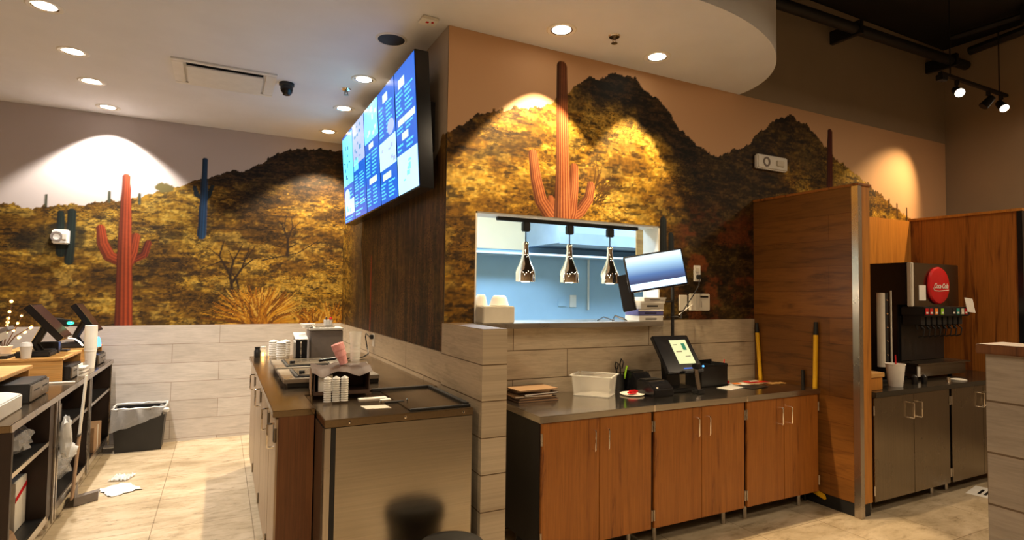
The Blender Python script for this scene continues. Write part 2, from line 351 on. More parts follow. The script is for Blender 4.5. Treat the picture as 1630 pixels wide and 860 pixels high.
def twig(c, X, Z, pts, dark=(38, 24, 12)):
    q, l = stroke(X, Z, pts); return lerp(c, np.broadcast_to(col(*dark), c.shape), ss(1.3, .7, q))
def hillside(X, Z, sil, sky, darkness, seed, bright=(1, 1, 1), vertical=False):
    h = np.interp(X, [a for a, b in sil], [b for a, b in sil])
    h = h + (fbm(X * 14, X * 0 + 3, seed, 4, .6) - .5) * .07 + np.maximum(0, vnoise(X * 30, X * 0, seed + 9) - .66) * .07
    d = h - Z
    wx = X + (fbm(X * 3, Z * 3, seed + 20, 2) - .5) * .25
    n1 = fbm(wx * 2.1, Z * 4.2, seed + 1, 5, .62); n2 = fbm(wx * 6 + Z * 2, Z * 34, seed + 2, 4, .6); n3 = fbm(X * 24, Z * 60, seed + 3, 3, .7); n4 = fbm(X * 55, Z * 20, seed + 4, 2)
    K = TONE; br = col(40, 26, 8) * K; oc = col(120, 84, 22) * K; go = col(182, 138, 38) * K; st = col(220, 184, 84) * K
    c = lerp(np.broadcast_to(br, (len(X), 3)), np.broadcast_to(oc, (len(X), 3)), ss(.28, .44, n1 * .5 + n2 * .35 + n3 * .15))
    c = lerp(c, np.broadcast_to(go, c.shape), ss(.43, .60, n1 * .6 + n2 * .25 + n3 * .15))
    c = lerp(c, np.broadcast_to(st, c.shape), ss(.52, .66, n1 * .5 + n2 * .2 + n3 * .3) * .75)
    # pale brush clumps and dark rock / bush clumps
    b1 = ss(.60, .70, fbm(X * 6 + 11, Z * 9, seed + 6, 3)); c = lerp(c, np.broadcast_to(col(150, 122, 52), c.shape) * (.6 + .8 * n4[:, None]), b1 * .6)
    b2 = ss(.60, .68, fbm(wx * 5 + 31, Z * 12, seed + 7, 5, .7)); c = lerp(c, np.broadcast_to(col(34, 23, 9), c.shape), b2 * .7)
    b3 = ss(.60, .68, fbm(wx * 13 + 5, Z * 34, seed + 8, 3, .6)); c = lerp(c, np.broadcast_to(col(40, 26, 10), c.shape), b3 * .75)
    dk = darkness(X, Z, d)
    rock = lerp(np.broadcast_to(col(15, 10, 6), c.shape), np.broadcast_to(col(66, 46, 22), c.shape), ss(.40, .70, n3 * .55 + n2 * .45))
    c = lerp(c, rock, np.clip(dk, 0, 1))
    grain = .68 + .64 * ss(.25, .75, vnoise(X * 62, Z * 70, seed + 12) * .6 + vnoise(X * 31, Z * 40, seed + 13) * .4)
    c = c * grain[:, None]
    skyc = np.broadcast_to(np.array(sky), c.shape) * (.98 + .04 * fbm(X * 1.5, Z * 1.5, 77, 2))[:, None]
    global HILL
    HILL = (d > 0) * (.12 + .88 * ss(.42, .6, fbm(X * 2.3 + 7, Z * 3.1, seed + 15, 3)))
    return np.where((d > 0)[:, None], c, skyc), d
def mural(name, label, plane, const, us, zs, paint, hole=None):
    if hole: us = np.unique(np.round(np.concatenate([us, hole[:2]]), 5)); zs = np.unique(np.round(np.concatenate([zs, hole[2:]]), 5))
    U, Z = np.meshgrid(us, zs); U = U.ravel(); Z = Z.ravel(); n, k = len(us), len(zs)
    co = np.zeros((len(U), 3)); a, b = (0, 1) if plane == 'xz' else (1, 0); co[:, a] = U; co[:, b] = const; co[:, 2] = Z
    i, j = np.meshgrid(np.arange(n - 1), np.arange(k - 1)); i = i.ravel(); j = j.ravel()
    q = np.stack([j * n + i, j * n + i + 1, (j + 1) * n + i + 1, (j + 1) * n + i], 1)
    if hole:
        cu = (us[i] + us[i + 1]) / 2; cz = (zs[j] + zs[j + 1]) / 2; q = q[~((cu > hole[0]) & (cu < hole[1]) & (cz > hole[2]) & (cz < hole[3]))]
    me = bpy.data.meshes.new(name); me.vertices.add(len(U)); me.vertices.foreach_set('co', co.ravel())
    me.loops.add(q.size); me.loops.foreach_set('vertex_index', q.ravel().astype(np.int32)); me.polygons.add(len(q))
    me.polygons.foreach_set('loop_start', (np.arange(len(q)) * 4).astype(np.int32)); me.update(calc_edges=True)
    at = me.color_attributes.new('print', 'FLOAT_COLOR', 'POINT'); rgb = np.ones((len(U), 4)); rgb[:, :3] = paint(U, Z); rgb[:, 3] = np.clip(HILL, 0, 1); at.data.foreach_set('color', rgb.ravel())
    m, nt, bs = base_mat(name + '_print'); at_ = nt.nodes.new('ShaderNodeVertexColor'); at_.layer_name = 'print'
    f = noise(nt, mapping(nt, (1, 1, 2.1)), 34, 8, .75, .6); nt.links.new(mix(nt, at_.outputs['Alpha'], at_.outputs['Color'], ramp(nt, f, [(.40, (.16, .13, .09)), (.47, (.82, .8, .76)), (.58, (1.1, 1.08, 1.0)), (.68, (1.45, 1.45, 1.5))]), 'MULTIPLY'), bs.inputs['Base Color'])
    bs.inputs['Roughness'].default_value = .6; bs.inputs['Specular IOR Level'].default_value = .25
    me.materials.append(m); o = bpy.data.objects.new(name, me); C.objects.link(o); o['label'] = label; o['category'] = 'mural'; return o

SIL_B = [(-4.6, 2.5), (-3.6, 2.44), (-3.21, 2.4), (-3.11, 2.41), (-3.04, 2.38), (-2.86, 2.41), (-2.7, 2.44), (-2.44, 2.48), (-2.24, 2.53), (-1.97, 2.6), (-1.65, 2.77), (-1.52, 2.83), (-1.25, 2.92), (-1.04, 2.99), (-.87, 3.11), (-.7, 3.22), (-.52, 3.29), (-.36, 3.3), (0, 3.31)]
SIL_F = [(0, 2.68), (.04, 2.7), (.21, 2.81), (.33, 2.87), (.45, 2.91), (.61, 2.94), (.79, 2.98), (.84, 3.03), (.94, 3.1), (1.02, 3.16), (1.08, 3.21), (1.22, 3.27), (1.33, 3.32), (1.48, 3.33), (1.57, 3.31), (1.69, 3.26), (1.78, 3.21), (1.9, 3.14), (2.04, 2.99), (2.23, 2.88), (2.44, 2.8), (2.67, 2.89), (2.88, 2.99), (3.02, 3.12), (3.16, 3.23), (3.38, 3.31), (3.58, 3.29), (3.77, 3.19), (3.94, 3.06), (4.15, 2.95), (4.45, 2.85), (4.68, 2.75), (4.92, 2.64), (5.26, 2.51), (5.6, 2.44), (6.1, 2.4)]
SKY_B = (.48, .42, .40); SKY_F = (.60, .37, .21)
TONE = 1.0; HILL = None
def paint_back(X, Z):
    global TONE
    TONE = .58
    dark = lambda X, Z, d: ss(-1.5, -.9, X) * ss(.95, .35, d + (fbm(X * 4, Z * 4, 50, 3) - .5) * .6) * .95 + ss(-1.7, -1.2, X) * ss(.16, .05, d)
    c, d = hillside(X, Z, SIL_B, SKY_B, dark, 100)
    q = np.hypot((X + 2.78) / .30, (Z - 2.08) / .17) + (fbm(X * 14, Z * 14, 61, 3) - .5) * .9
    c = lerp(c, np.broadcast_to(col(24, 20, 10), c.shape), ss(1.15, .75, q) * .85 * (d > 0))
    for x in (-2.86, -2.35, -2.09): c = twig(c, X, Z, [(x, 2.42 if x < -2.5 else 2.5, .013), (x, 2.52 if x < -2.5 else 2.6, .012)], (60, 62, 48))
    c = lerp(c, np.broadcast_to(col(90, 80, 42), c.shape), ss(1.1, .9, np.hypot((X + 1.87) / .08, (Z - 2.69) / .05) + (fbm(X * 40, Z * 40, 5, 2) - .5) * .6))
    for k, pts in enumerate([[(-1.18, 1.5, .022), (-1.2, 1.66, .018), (-1.22, 1.78, .014), (-1.33, 1.98, .010), (-1.29, 2.15, .005)], [(-1.22, 1.78, .013), (-1.19, 1.93, .010), (-1.10, 2.13, .004)], [(-1.19, 1.7, .014), (-1.1, 1.86, .010), (-1.03, 2.1, .004)], [(-1.1, 1.86, .009), (-.98, 1.97, .006), (-.9, 1.98, .003)], [(-1.33, 1.98, .008), (-1.43, 2.06, .004)], [(-1.3, 1.93, .007), (-1.45, 1.86, .004)], [(-1.1, 1.5, .013), (-1.15, 1.72, .010), (-1.2, 1.8, .006)], [(-1.19, 1.93, .008), (-1.24, 2.05, .004)], [(-1.06, 1.96, .006), (-.97, 2.12, .003)],
                               [(-.63, 2.02, .018), (-.63, 2.2, .012), (-.7, 2.38, .008), (-.76, 2.44, .004)], [(-.63, 2.2, .010), (-.58, 2.36, .007), (-.6, 2.46, .004)], [(-.67, 2.3, .008), (-.66, 2.48, .004)], [(-.58, 2.33, .006), (-.5, 2.42, .003)], [(-.63, 2.1, .007), (-.53, 2.16, .004)], [(-.9, 1.95, .008), (-.52, 2.05, .006), (-.3, 2.2, .004)]]):
        c = twig(c, X, Z, pts)
    rnd = random.Random(3)
    for cx, cz, n_, R in ((-.93, 1.2, 420, .52), (-.1, 1.2, 90, .34), (-.35, 1.22, 60, .25)):
        for k in range(n_):
            a = rnd.gauss(PI / 2, .62); L = R * rnd.uniform(.55, 1.05) * (.82 + .25 * abs(math.cos(a))); x0 = cx + rnd.gauss(0, .05)
            g = rnd.choice([(196, 130, 26), (222, 160, 40), (168, 104, 20), (236, 186, 80), (120, 72, 16)])
            x1, z1 = x0 + math.cos(a) * L, cz + math.sin(a) * L; bb = (np.abs(X - (x0 + x1) / 2) < L) & (Z < cz + L)
            idx = np.nonzero(bb)[0]; q, l = stroke(X[idx], Z[idx], [(x0, cz, .012), ((x0 + x1) / 2, cz + math.sin(a) * L * .55, .008), (x1, z1 - .03 * abs(math.cos(a)), .0035)])
            kk = ss(1.3, .7, q)[:, None]; c[idx] = c[idx] * (1 - kk) + np.array(srgb(*g)) * .62 * kk
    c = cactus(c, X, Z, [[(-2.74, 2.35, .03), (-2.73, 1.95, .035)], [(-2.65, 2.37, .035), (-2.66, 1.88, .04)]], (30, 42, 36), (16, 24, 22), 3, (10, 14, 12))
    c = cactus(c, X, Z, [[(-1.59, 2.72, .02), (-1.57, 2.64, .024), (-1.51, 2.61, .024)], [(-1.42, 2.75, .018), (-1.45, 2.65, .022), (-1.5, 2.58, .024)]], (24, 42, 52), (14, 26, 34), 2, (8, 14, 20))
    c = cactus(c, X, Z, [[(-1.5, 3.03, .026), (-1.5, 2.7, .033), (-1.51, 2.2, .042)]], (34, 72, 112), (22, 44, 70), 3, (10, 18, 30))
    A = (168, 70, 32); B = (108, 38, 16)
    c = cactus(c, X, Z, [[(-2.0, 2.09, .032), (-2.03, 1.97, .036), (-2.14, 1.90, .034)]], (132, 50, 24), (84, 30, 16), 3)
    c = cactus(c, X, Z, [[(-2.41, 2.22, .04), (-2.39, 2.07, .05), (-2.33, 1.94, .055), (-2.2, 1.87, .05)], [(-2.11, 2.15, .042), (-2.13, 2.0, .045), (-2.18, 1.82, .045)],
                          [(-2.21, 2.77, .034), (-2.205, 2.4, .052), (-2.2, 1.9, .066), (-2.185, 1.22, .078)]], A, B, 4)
    return c
def paint_front(X, Z):
    global TONE
    TONE = .9
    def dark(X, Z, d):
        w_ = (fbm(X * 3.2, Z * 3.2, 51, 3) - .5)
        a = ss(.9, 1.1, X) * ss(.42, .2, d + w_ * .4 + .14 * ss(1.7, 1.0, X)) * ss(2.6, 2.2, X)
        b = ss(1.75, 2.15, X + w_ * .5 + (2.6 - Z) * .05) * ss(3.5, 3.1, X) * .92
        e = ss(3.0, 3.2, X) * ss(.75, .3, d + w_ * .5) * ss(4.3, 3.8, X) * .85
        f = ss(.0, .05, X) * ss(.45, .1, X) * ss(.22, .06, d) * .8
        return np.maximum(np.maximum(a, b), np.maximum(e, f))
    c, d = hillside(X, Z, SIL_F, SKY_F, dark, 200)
    # red-brown scrub in the dark valley
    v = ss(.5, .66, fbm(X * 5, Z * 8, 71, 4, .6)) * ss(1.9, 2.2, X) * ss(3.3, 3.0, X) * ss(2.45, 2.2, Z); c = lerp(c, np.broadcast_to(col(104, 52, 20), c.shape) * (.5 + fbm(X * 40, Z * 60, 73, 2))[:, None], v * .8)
    for x, z in ((5.11, 2.58), (5.29, 2.55), (4.97, 2.62)): c = twig(c, X, Z, [(x, z - .08, .013), (x, z + .04, .012)], (58, 40, 22))
    rnd = random.Random(5)
    for k in range(26):
        x0 = 1.17 + rnd.uniform(-.02, .1); z0 = 2.28 + rnd.uniform(0, .15); a = rnd.uniform(.2, 2.0); L = rnd.uniform(.08, .25); c = twig(c, X, Z, [(x0, z0, .006), (x0 + math.cos(a) * L, z0 + math.sin(a) * L, .002)], (78, 50, 14))
    c = cactus(c, X, Z, [[(1.86, 2.22, .034), (1.865, 1.8, .04)], [(1.94, 2.10, .03), (1.94, 1.8, .036)]], (40, 48, 52), (20, 26, 30), 3, (8, 10, 12))
    c = cactus(c, X, Z, [[(3.99, 3.24, .036), (3.975, 2.6, .05)]], (96, 34, 20), (60, 20, 14), 3)
    A = (206, 128, 78); B = (126, 56, 28)
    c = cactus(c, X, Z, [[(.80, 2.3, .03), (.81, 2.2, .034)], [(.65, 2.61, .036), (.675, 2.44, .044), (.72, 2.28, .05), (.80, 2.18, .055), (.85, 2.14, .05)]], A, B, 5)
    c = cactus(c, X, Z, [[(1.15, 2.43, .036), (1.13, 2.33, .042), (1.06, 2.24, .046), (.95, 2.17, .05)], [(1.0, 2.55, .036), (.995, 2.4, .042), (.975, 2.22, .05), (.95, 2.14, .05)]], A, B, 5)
    c = cactus(c, X, Z, [[(.885, 3.29, .043), (.892, 2.9, .052), (.9, 2.6, .056), (.905, 2.14, .075)]], A, B, 6, topshade=3.03)
    return c
SIL_M = [(0, 2.66), (.08, 2.67), (.14, 2.61), (.21, 2.54), (.5, 2.5), (1.2, 2.55), (2.2, 2.9), (3.0, 3.2), (3.52, 3.3)]
def paint_menu(X, Z):
    global TONE
    TONE = .6
    c, d = hillside(X, Z, SIL_M, (.44, .36, .28), lambda X, Z, d: ss(3.2, 2.8, X) * .35, 300)
    s1 = fbm(X * 7, Z * 1.3, 310, 5, .6); s2 = fbm(X * 34, Z * 3.5, 320, 4, .65)
    b = lerp(np.broadcast_to(col(34, 22, 12), c.shape), np.broadcast_to(col(104, 72, 38), c.shape), ss(.38, .66, s1 * .45 + s2 * .55))
    k = ss(3.25, 2.6, X) * .8 * (d > 0); c = lerp(c, b, k)
    c = twig(c, X, Z, [(2.05, 1.23, .02), (2.05, 1.95, .02)], (150, 50, 18)); c = twig(c, X, Z, [(2.6, 1.23, .012), (2.62, 1.7, .008), (2.5, 2.0, .004)])
    return c
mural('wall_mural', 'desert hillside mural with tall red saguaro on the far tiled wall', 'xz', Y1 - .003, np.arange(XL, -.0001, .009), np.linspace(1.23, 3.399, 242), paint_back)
mural('wall_mural', 'dark streaky brown mural below the blue menu screens', 'yz', -.003, np.arange(0, Y1 - .004, .0095), np.linspace(1.23, 3.399, 230), paint_menu)
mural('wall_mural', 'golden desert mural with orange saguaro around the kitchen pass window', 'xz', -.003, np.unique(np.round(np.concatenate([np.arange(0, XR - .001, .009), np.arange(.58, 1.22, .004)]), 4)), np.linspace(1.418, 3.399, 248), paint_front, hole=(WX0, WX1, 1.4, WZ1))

# ------------------------------------------------------------------ ceiling fixtures
def downlight(x, y, label, group, energy, color, spot, blend=.25, target=None, lens='lens', z=3.4, r=.085):
    t = thing('downlight', label, 'ceiling light', (x, y, z), group)
    part('trim_ring', MB().lathe((x, y, z), [(r * .88, -.004), (r * 1.12, -.007), (r * 1.22, -.001)], 28), M['white'], t)
    part('reflector', MB().lathe((x, y, z), [(r * .9, -.004), (r * .74, -.001)], 28), M['chrome'], t)
    part('lens', MB().lathe((x, y, z), [(r * .76, -.0015), (.001, -.0025)], 24, caps=(False, True)), M[lens], t)
    light('lamp_light', 'SPOT', (x, y, z - .02), energy, color, target or (x, y, 0), .03, spot, blend, t)
    return t
LB = ['nearest recessed light of the left ceiling row, at the top left corner', 'second recessed light of the left ceiling row, left of the air diffuser', 'third recessed light of the left ceiling row, next to last before the wall', 'recessed light above the tall red saguaro, last of the left row']
for (y, lb, tg) in zip((.99, 1.77, 2.46, 3.245), LB, (None, None, None, (-2.354, 3.33, 0))):
    downlight(-2.35, y, lb, 'left row of recessed ceiling lights', W_LEFT * (1.0 if tg is None else 2.6), NEUT, math.radians(100 if tg is None else 104), .35 if tg is None else .3, tg, 'dimlens')
LB = ['bright recessed light above the nearest menu screens, beside the black speaker', 'middle recessed light of the row along the menu screens', 'farthest recessed light of the menu screen row, near the back wall']
for i, (y, lb) in enumerate(zip((1.26, 2.13, 3.05), LB)):
    downlight(-.285, y, lb, 'recessed lights along the menu screens', W_MID * (2.6 if i == 2 else 1), (1.0, .78, .5), math.radians(104), .3, None, 'lens')
downlight(.693, -.303, 'glowing recessed light in the curved ceiling, left one above the saguaro', 'recessed lights over the pass window', W_FRONT * 1.5, (1.0, .74, .42), math.radians(80), .12, (.693, -.26, 0))
downlight(1.552, -.274, 'glowing recessed light in the curved ceiling, right one above the dark peak', 'recessed lights over the pass window', W_FRONT, (1.0, .74, .42), math.radians(66), .15, (1.4, -.2, 0))
t = thing('ceiling_speaker', 'round black ceiling speaker with white rim near menu screens', 'speaker', (-.283, .396, 3.4))
part('speaker_rim', MB().lathe((-.283, .396, 3.4), [(.092, -.004), (.098, -.009), (.112, -.001)], 32), M['white'], t)
part('speaker_grille', MB().lathe((-.283, .396, 3.4), [(.094, -.005), (.05, -.008), (.001, -.009)], 32, caps=(False, True)), M['black'], t)
def sprinkler(x, y, z, label):
    t = thing('sprinkler', label, 'fire sprinkler', (x, y, z), 'ceiling sprinklers')
    part('escutcheon', MB().lathe((x, y, z), [(.042, -.001), (.036, -.010), (.014, -.012)], 20, caps=(False, True)), M['chrome'], t)
    b = part('sprinkler_head', MB().cyl((x, y, z - .01), (x, y, z - .03), .009, .007, 10).tube([(x - .012, y, z - .02), (x - .014, y, z - .04), (x, y, z - .052)], .003, 6).tube([(x + .012, y, z - .02), (x + .014, y, z - .04), (x, y, z - .052)], .003, 6), M['steeld'], t)
    part('deflector', MB().lathe((x, y, z - .054), [(.022, 0), (.022, .003), (.001, .003)], 12, caps=(True, False)), M['steeld'], t)
sprinkler(1.06, -.40, 3.4, 'small sprinkler head in the curved ceiling between two glowing lights')
sprinkler(-.37, 1.57, 3.4, 'small sprinkler head in the white ceiling beside the menu screens')
x, y, z = -.85, 1.68, 3.4
t = thing('dome_camera', 'black dome security camera hanging from the white ceiling', 'security camera', (x, y, z))
part('camera_base', MB().lathe((x, y, z), [(.062, -.001), (.062, -.022), (.05, -.03), (.001, -.03)], 24), M['dark'], t)
part('dome', MB().lathe((x, y, z - .024), [(.052, 0), (.052, -.03), (.046, -.055), (.03, -.078), (.001, -.088)], 24), M['blackg'], t)
t = thing('air_diffuser', 'white rectangular ceiling air diffuser with raised centre panel', 'air vent', (-1.33, 1.77, 3.4))
part('vent_frame', MB().box(-1.70, -.94, 1.50, 1.545, 3.386, 3.3995).box(-1.70, -.94, 2.04, 2.09, 3.386, 3.3995).box(-1.70, -1.62, 1.545, 2.04, 3.386, 3.3995).box(-1.02, -.94, 1.545, 2.04, 3.386, 3.3995), M['white'], t, bevel=.003)
part('vent_slot', MB().box(-1.60, -1.04, 1.545, 1.62, 3.394, 3.3995), M['black'], t)
part('vent_panel', MB().box(-1.60, -1.04, 1.585, 2.03, 3.372, 3.384).box(-1.57, -1.56, 1.7, 1.72, 3.384, 3.3955).box(-1.08, -1.07, 1.7, 1.72, 3.384, 3.3955), M['white'], t, bevel=.003)
t = thing('exit_light', 'small white ceiling sign box with red glow beside the wall corner', 'exit sign', (-.14, -.01, 3.4))
part('sign_box', MB().box(-.20, -.09, -.06, .04, 3.38, 3.3995), M['white'], t, bevel=.004)
part('sign_light', MB().box(-.165, -.145, -.02, 0, 3.3785, 3.381).box(-.13, -.115, -.03, -.01, 3.3785, 3.381), M['red'], t)
# black pipes and conduits high up
t = thing('ceiling_pipe', 'long black pipe running high along the upper beige wall', 'pipe', (4.4, -.25, 4.2))
part('pipe_run', MB().cyl((2.75, -.25, 4.16), (6.02, -.25, 4.22), .05, n=14), M['black'], t)
part('pipe_clamp', MB().box(4.0, 4.05, -.31, -.001, 4.12, 4.25), M['dark'], t, bevel=.004); part('pipe_clamp', MB().box(5.7, 5.75, -.31, -.001, 4.15, 4.28), M['dark'], t, bevel=.004)
t = thing('ceiling_conduit', 'black bundled pipe crossing the dark ceiling at the top right', 'pipe', (5.6, -1.5, 4.4))
part('pipe_run', MB().tube([(6.0, -.3, 4.36), (5.9, -1.2, 4.39), (5.9, -3.2, 4.39)], .045, 10).tube([(5.6, -.3, 4.42), (5.7, -.8, 4.44), (5.7, -3.0, 4.44)], .03, 8), M['black'], t)
part('pipe_clamp', MB().box(5.6, 6.0, -.95, -.9, 4.33, 4.5), M['dark'], t, bevel=.004)
# track lighting
TY = -.62
t = thing('track_light', 'black track with spot heads mounted high at the upper right', 'track light', (5.4, TY, 3.75))
part('track_rail', MB().box(4.72, 6.6 if False else 6.0, TY - .018, TY + .018, 3.745, 3.775), M['black'], t, bevel=.003)
part('suspension_rod', MB().cyl((4.9, TY, 3.775), (4.9, TY, 4.509), .006, n=8), M['dark'], t); part('suspension_rod', MB().cyl((5.85, TY, 3.775), (5.85, TY, 4.509), .006, n=8), M['dark'], t)
part('power_feed', MB().box(4.70, 4.80, TY - .03, TY + .03, 3.69, 3.745), M['black'], t, bevel=.005)
def head(x, dirv, lit, nm='spot_head'):
    d = Vector(dirv).normalized(); p = Vector((x, TY, 3.64)); o = part(nm, MB().cyl((x, TY, 3.744), (x, TY, 3.70), .02, n=10).tube([(x, TY, 3.70), tuple(p)], .008, 6).cyl(p - d * .05, p + d * .07, .034, .045, 16), M['black'], t)
    q = part('spot_lens', MB().cyl(p + d * .071, p + d * .073, .04, n=16), M['lens' if lit else 'dark'], o)
    if lit: light('track_lamp', 'SPOT', p + d * .09, W_TRACK, (1.0, .72, .42), p + d, .03, math.radians(110), .6, None)
head(5.02, (-.55, -.55, -.5), True); head(5.62, (-.66, .62, -1.05), False)
light('track_lamp', 'SPOT', (5.62 - .035, TY + .035, 3.57), 130, (1.0, .66, .3), (4.85, 0, 2.35), .03, math.radians(62), .9); head(5.88, (-.4, -.5, -.6), True)
# wall-washing track spots aimed at the upper far mural
# strobes
def strobe(x, y, z, w_, h_, label):
    t = thing('fire_strobe', label, 'fire alarm', (x, y, z), 'white fire alarm strobes')
    part('strobe_body', MB().box(x - w_ / 2, x + w_ / 2, y - .05, y - .0032, z - h_ / 2, z + h_ / 2), M['white'], t, bevel=.012)
    part('horn_ring', MB().lathe((x - w_ * .22, y - .05, z), [(h_ * .34, .0), (h_ * .34, -.006), (h_ * .22, -.006), (h_ * .22, 0)], 20, 'y'), M['greyb'], t)
    part('strobe_lens', MB().box(x + w_ * .1, x + w_ * .34, y - .062, y - .048, z - h_ * .2, z + h_ * .2), M['offw'], t, bevel=.004)
strobe(-2.725, Y1, 2.115, .14, .145, 'white fire alarm strobe over the small dark cactus on the far wall')
strobe(3.11, 0, 2.825, .40, .13, 'wide white fire alarm horn on the dark hill right of the window')

# ------------------------------------------------------------------ menu screens
TY0, TY1, TZ0, TZ1 = 2.62, .09, 2.312, 3.235; TXB, TXT = -.150, -.207
NS = 5; SW = (TY0 - TY1) / NS
def TP(u, v, w_): # u metres from far end, v 0..1 up, w_ outward
    return Vector((TXB + (TXT - TXB) * v - w_, TY0 - u, TZ0 + (TZ1 - TZ0) * v))
def tslab(mb, u0, u1, v0, v1, w0, w1): o = TP(u0, v0, w0); return mb.slab(o, TP(u1, v0, w0) - o, TP(u0, v1, w0) - o, TP(u0, v0, w1) - o)
LB = ['farthest menu screen, blue with cyan food pictures, beside the back wall', 'second menu screen from the back wall, pale lilac picture on top', 'middle menu screen of five, cyan picture above three headings', 'menu screen next to the nearest one, white picture in its middle', 'nearest and largest looking menu screen, pale cyan picture at its bottom']
def rows(mb, u0, u1, v0, v1, n, seed, cols=1):
    rnd = random.Random(seed); cw = (u1 - u0) / cols
    n = max(2, int(n * .7))
    for c_ in range(cols):
        for i in range(n):
            v = v1 - (i + .5) * (v1 - v0) / n; L = cw * rnd.uniform(.45, .88); a = u0 + c_ * cw; h = (v1 - v0) / n * .42
            x = a
            while x < a + L:
                wl = rnd.uniform(.018, .06); tslab(mb, x, min(x + wl, a + L), v - h / 2, v + h / 2, .0025, .0035); x += wl + .01
for i in range(NS):
    u0 = i * SW; L_ = TP(u0 + SW / 2, 0, 0); t = thing('menu_screen', LB[i], 'menu screen', tuple(L_), 'menu screens on the wall')
    g = .004
    part('housing', tslab(MB(), u0 + g / 2, u0 + SW - g / 2, 0, 1, -.10, 0), M['blackg'], t, bevel=.004)
    part('wall_bracket', MB().box(-.04, -.0032, TY0 - u0 - SW * .7, TY0 - u0 - SW * .3, 2.6, 2.95), M['black'], t)
    part('screen', tslab(MB(), u0 + .012, u0 + SW - .012, .014, .986, .0001, .002), M['scr'], t)
    tx = MB(); hd = MB(); a = u0 + .035; b = u0 + SW - .035
    def pic(nm, v0, v1, m_, x0=None, x1=None, dots=None, dm='scrk'):
        q = part(nm, tslab(MB(), x0 if x0 is not None else u0 + .014, x1 if x1 is not None else u0 + SW - .014, v0, v1, .002, .003), M[m_], t)
        if dots:
            k = MB(); rnd = random.Random(i * 7 + dots)
            for _ in range(dots):
                cu = rnd.uniform(a + .02, b - .06); cv = rnd.uniform(v0 + .02, v1 - .06); tslab(k, cu, cu + rnd.uniform(.02, .07), cv, cv + rnd.uniform(.01, .05), .003, .004)
            part('picture_detail', k, M[dm], t)
    def oval(v0, v1, x0, x1, m_):
        k = MB(); n = 20; vs = [TP((x0 + x1) / 2 + math.cos(2 * PI * j / n) * (x1 - x0) / 2, (v0 + v1) / 2 + math.sin(2 * PI * j / n) * (v1 - v0) / 2, .0042) for j in range(n)]
        k.add(vs, [tuple(range(n))]); part('picture', k, M[m_], t)
    if i == 0:
        pic('picture', .42, .96, 'scrp', dots=9); oval(.20, .38, u0 + .05, u0 + .3, 'scrw'); pic('picture', .09, .25, 'scrw', u0 + .06, dots=3, dm='scrp'); rows(tx, u0 + .3, b, .27, .38, 5, 1); rows(tx, a, b, .02, .07, 2, 2)
    if i == 1:
        pic('picture', .56, .985, 'scrv', dots=12); pic('picture', .50, .62, 'scrp', u0 + .03, u0 + .22); rows(tx, a, b, .28, .46, 9, 3, 2); rows(tx, a, b, .12, .26, 7, 4, 2); rows(tx, a, b, .03, .10, 3, 5)
        tslab(hd, a, b, .155, .16, .0025, .0035)
    if i == 2:
        pic('picture', .66, .985, 'scrp', dots=8, dm='scrw'); tslab(hd, a + .12, a + .28, .585, .635, .0025, .0035); rows(tx, a, b, .33, .56, 11, 6, 2); tslab(hd, a + .10, a + .36, .255, .31, .0025, .0035); rows(tx, a, b, .05, .235, 9, 7, 2)
    if i == 3:
        tslab(hd, a + .13, a + .27, .86, .93, .0025, .0035); rows(tx, a, b, .58, .85, 12, 8, 2); oval(.55, .68, b - .19, b, 'scrv'); pic('picture', .30, .54, 'scrw', dots=6, dm='scrv'); tslab(hd, a + .06, a + .30, .205, .26, .0025, .0035); rows(tx, a, b, .04, .19, 8, 9, 2)
    if i == 4:
        tslab(hd, a + .07, a + .22, .83, .90, .0025, .0035); tslab(hd, a + .03, a + .19, .545, .595, .0025, .0035); tslab(hd, a + .20, b, .545, .595, .0025, .0035); tslab(hd, a + .12, a + .27, .42, .475, .0025, .0035)
        rows(tx, a, b, .62, .82, 9, 10, 2); rows(tx, a, b, .48, .54, 3, 11, 2); rows(tx, a, b, .335, .41, 4, 12, 2); pic('picture', .014, .32, 'scrw', dots=5, dm='scrp')
    if tx.v: part('text_lines', tx, M['scrt'], t, smooth=False)
    for q in range(0, len(hd.v), 8): part('heading', MB().add(hd.v[q:q + 8], [(0, 3, 2, 1), (4, 5, 6, 7), (0, 1, 5, 4), (1, 2, 6, 5), (2, 3, 7, 6), (3, 0, 4, 7)]), M['scrh'], t, smooth=False)

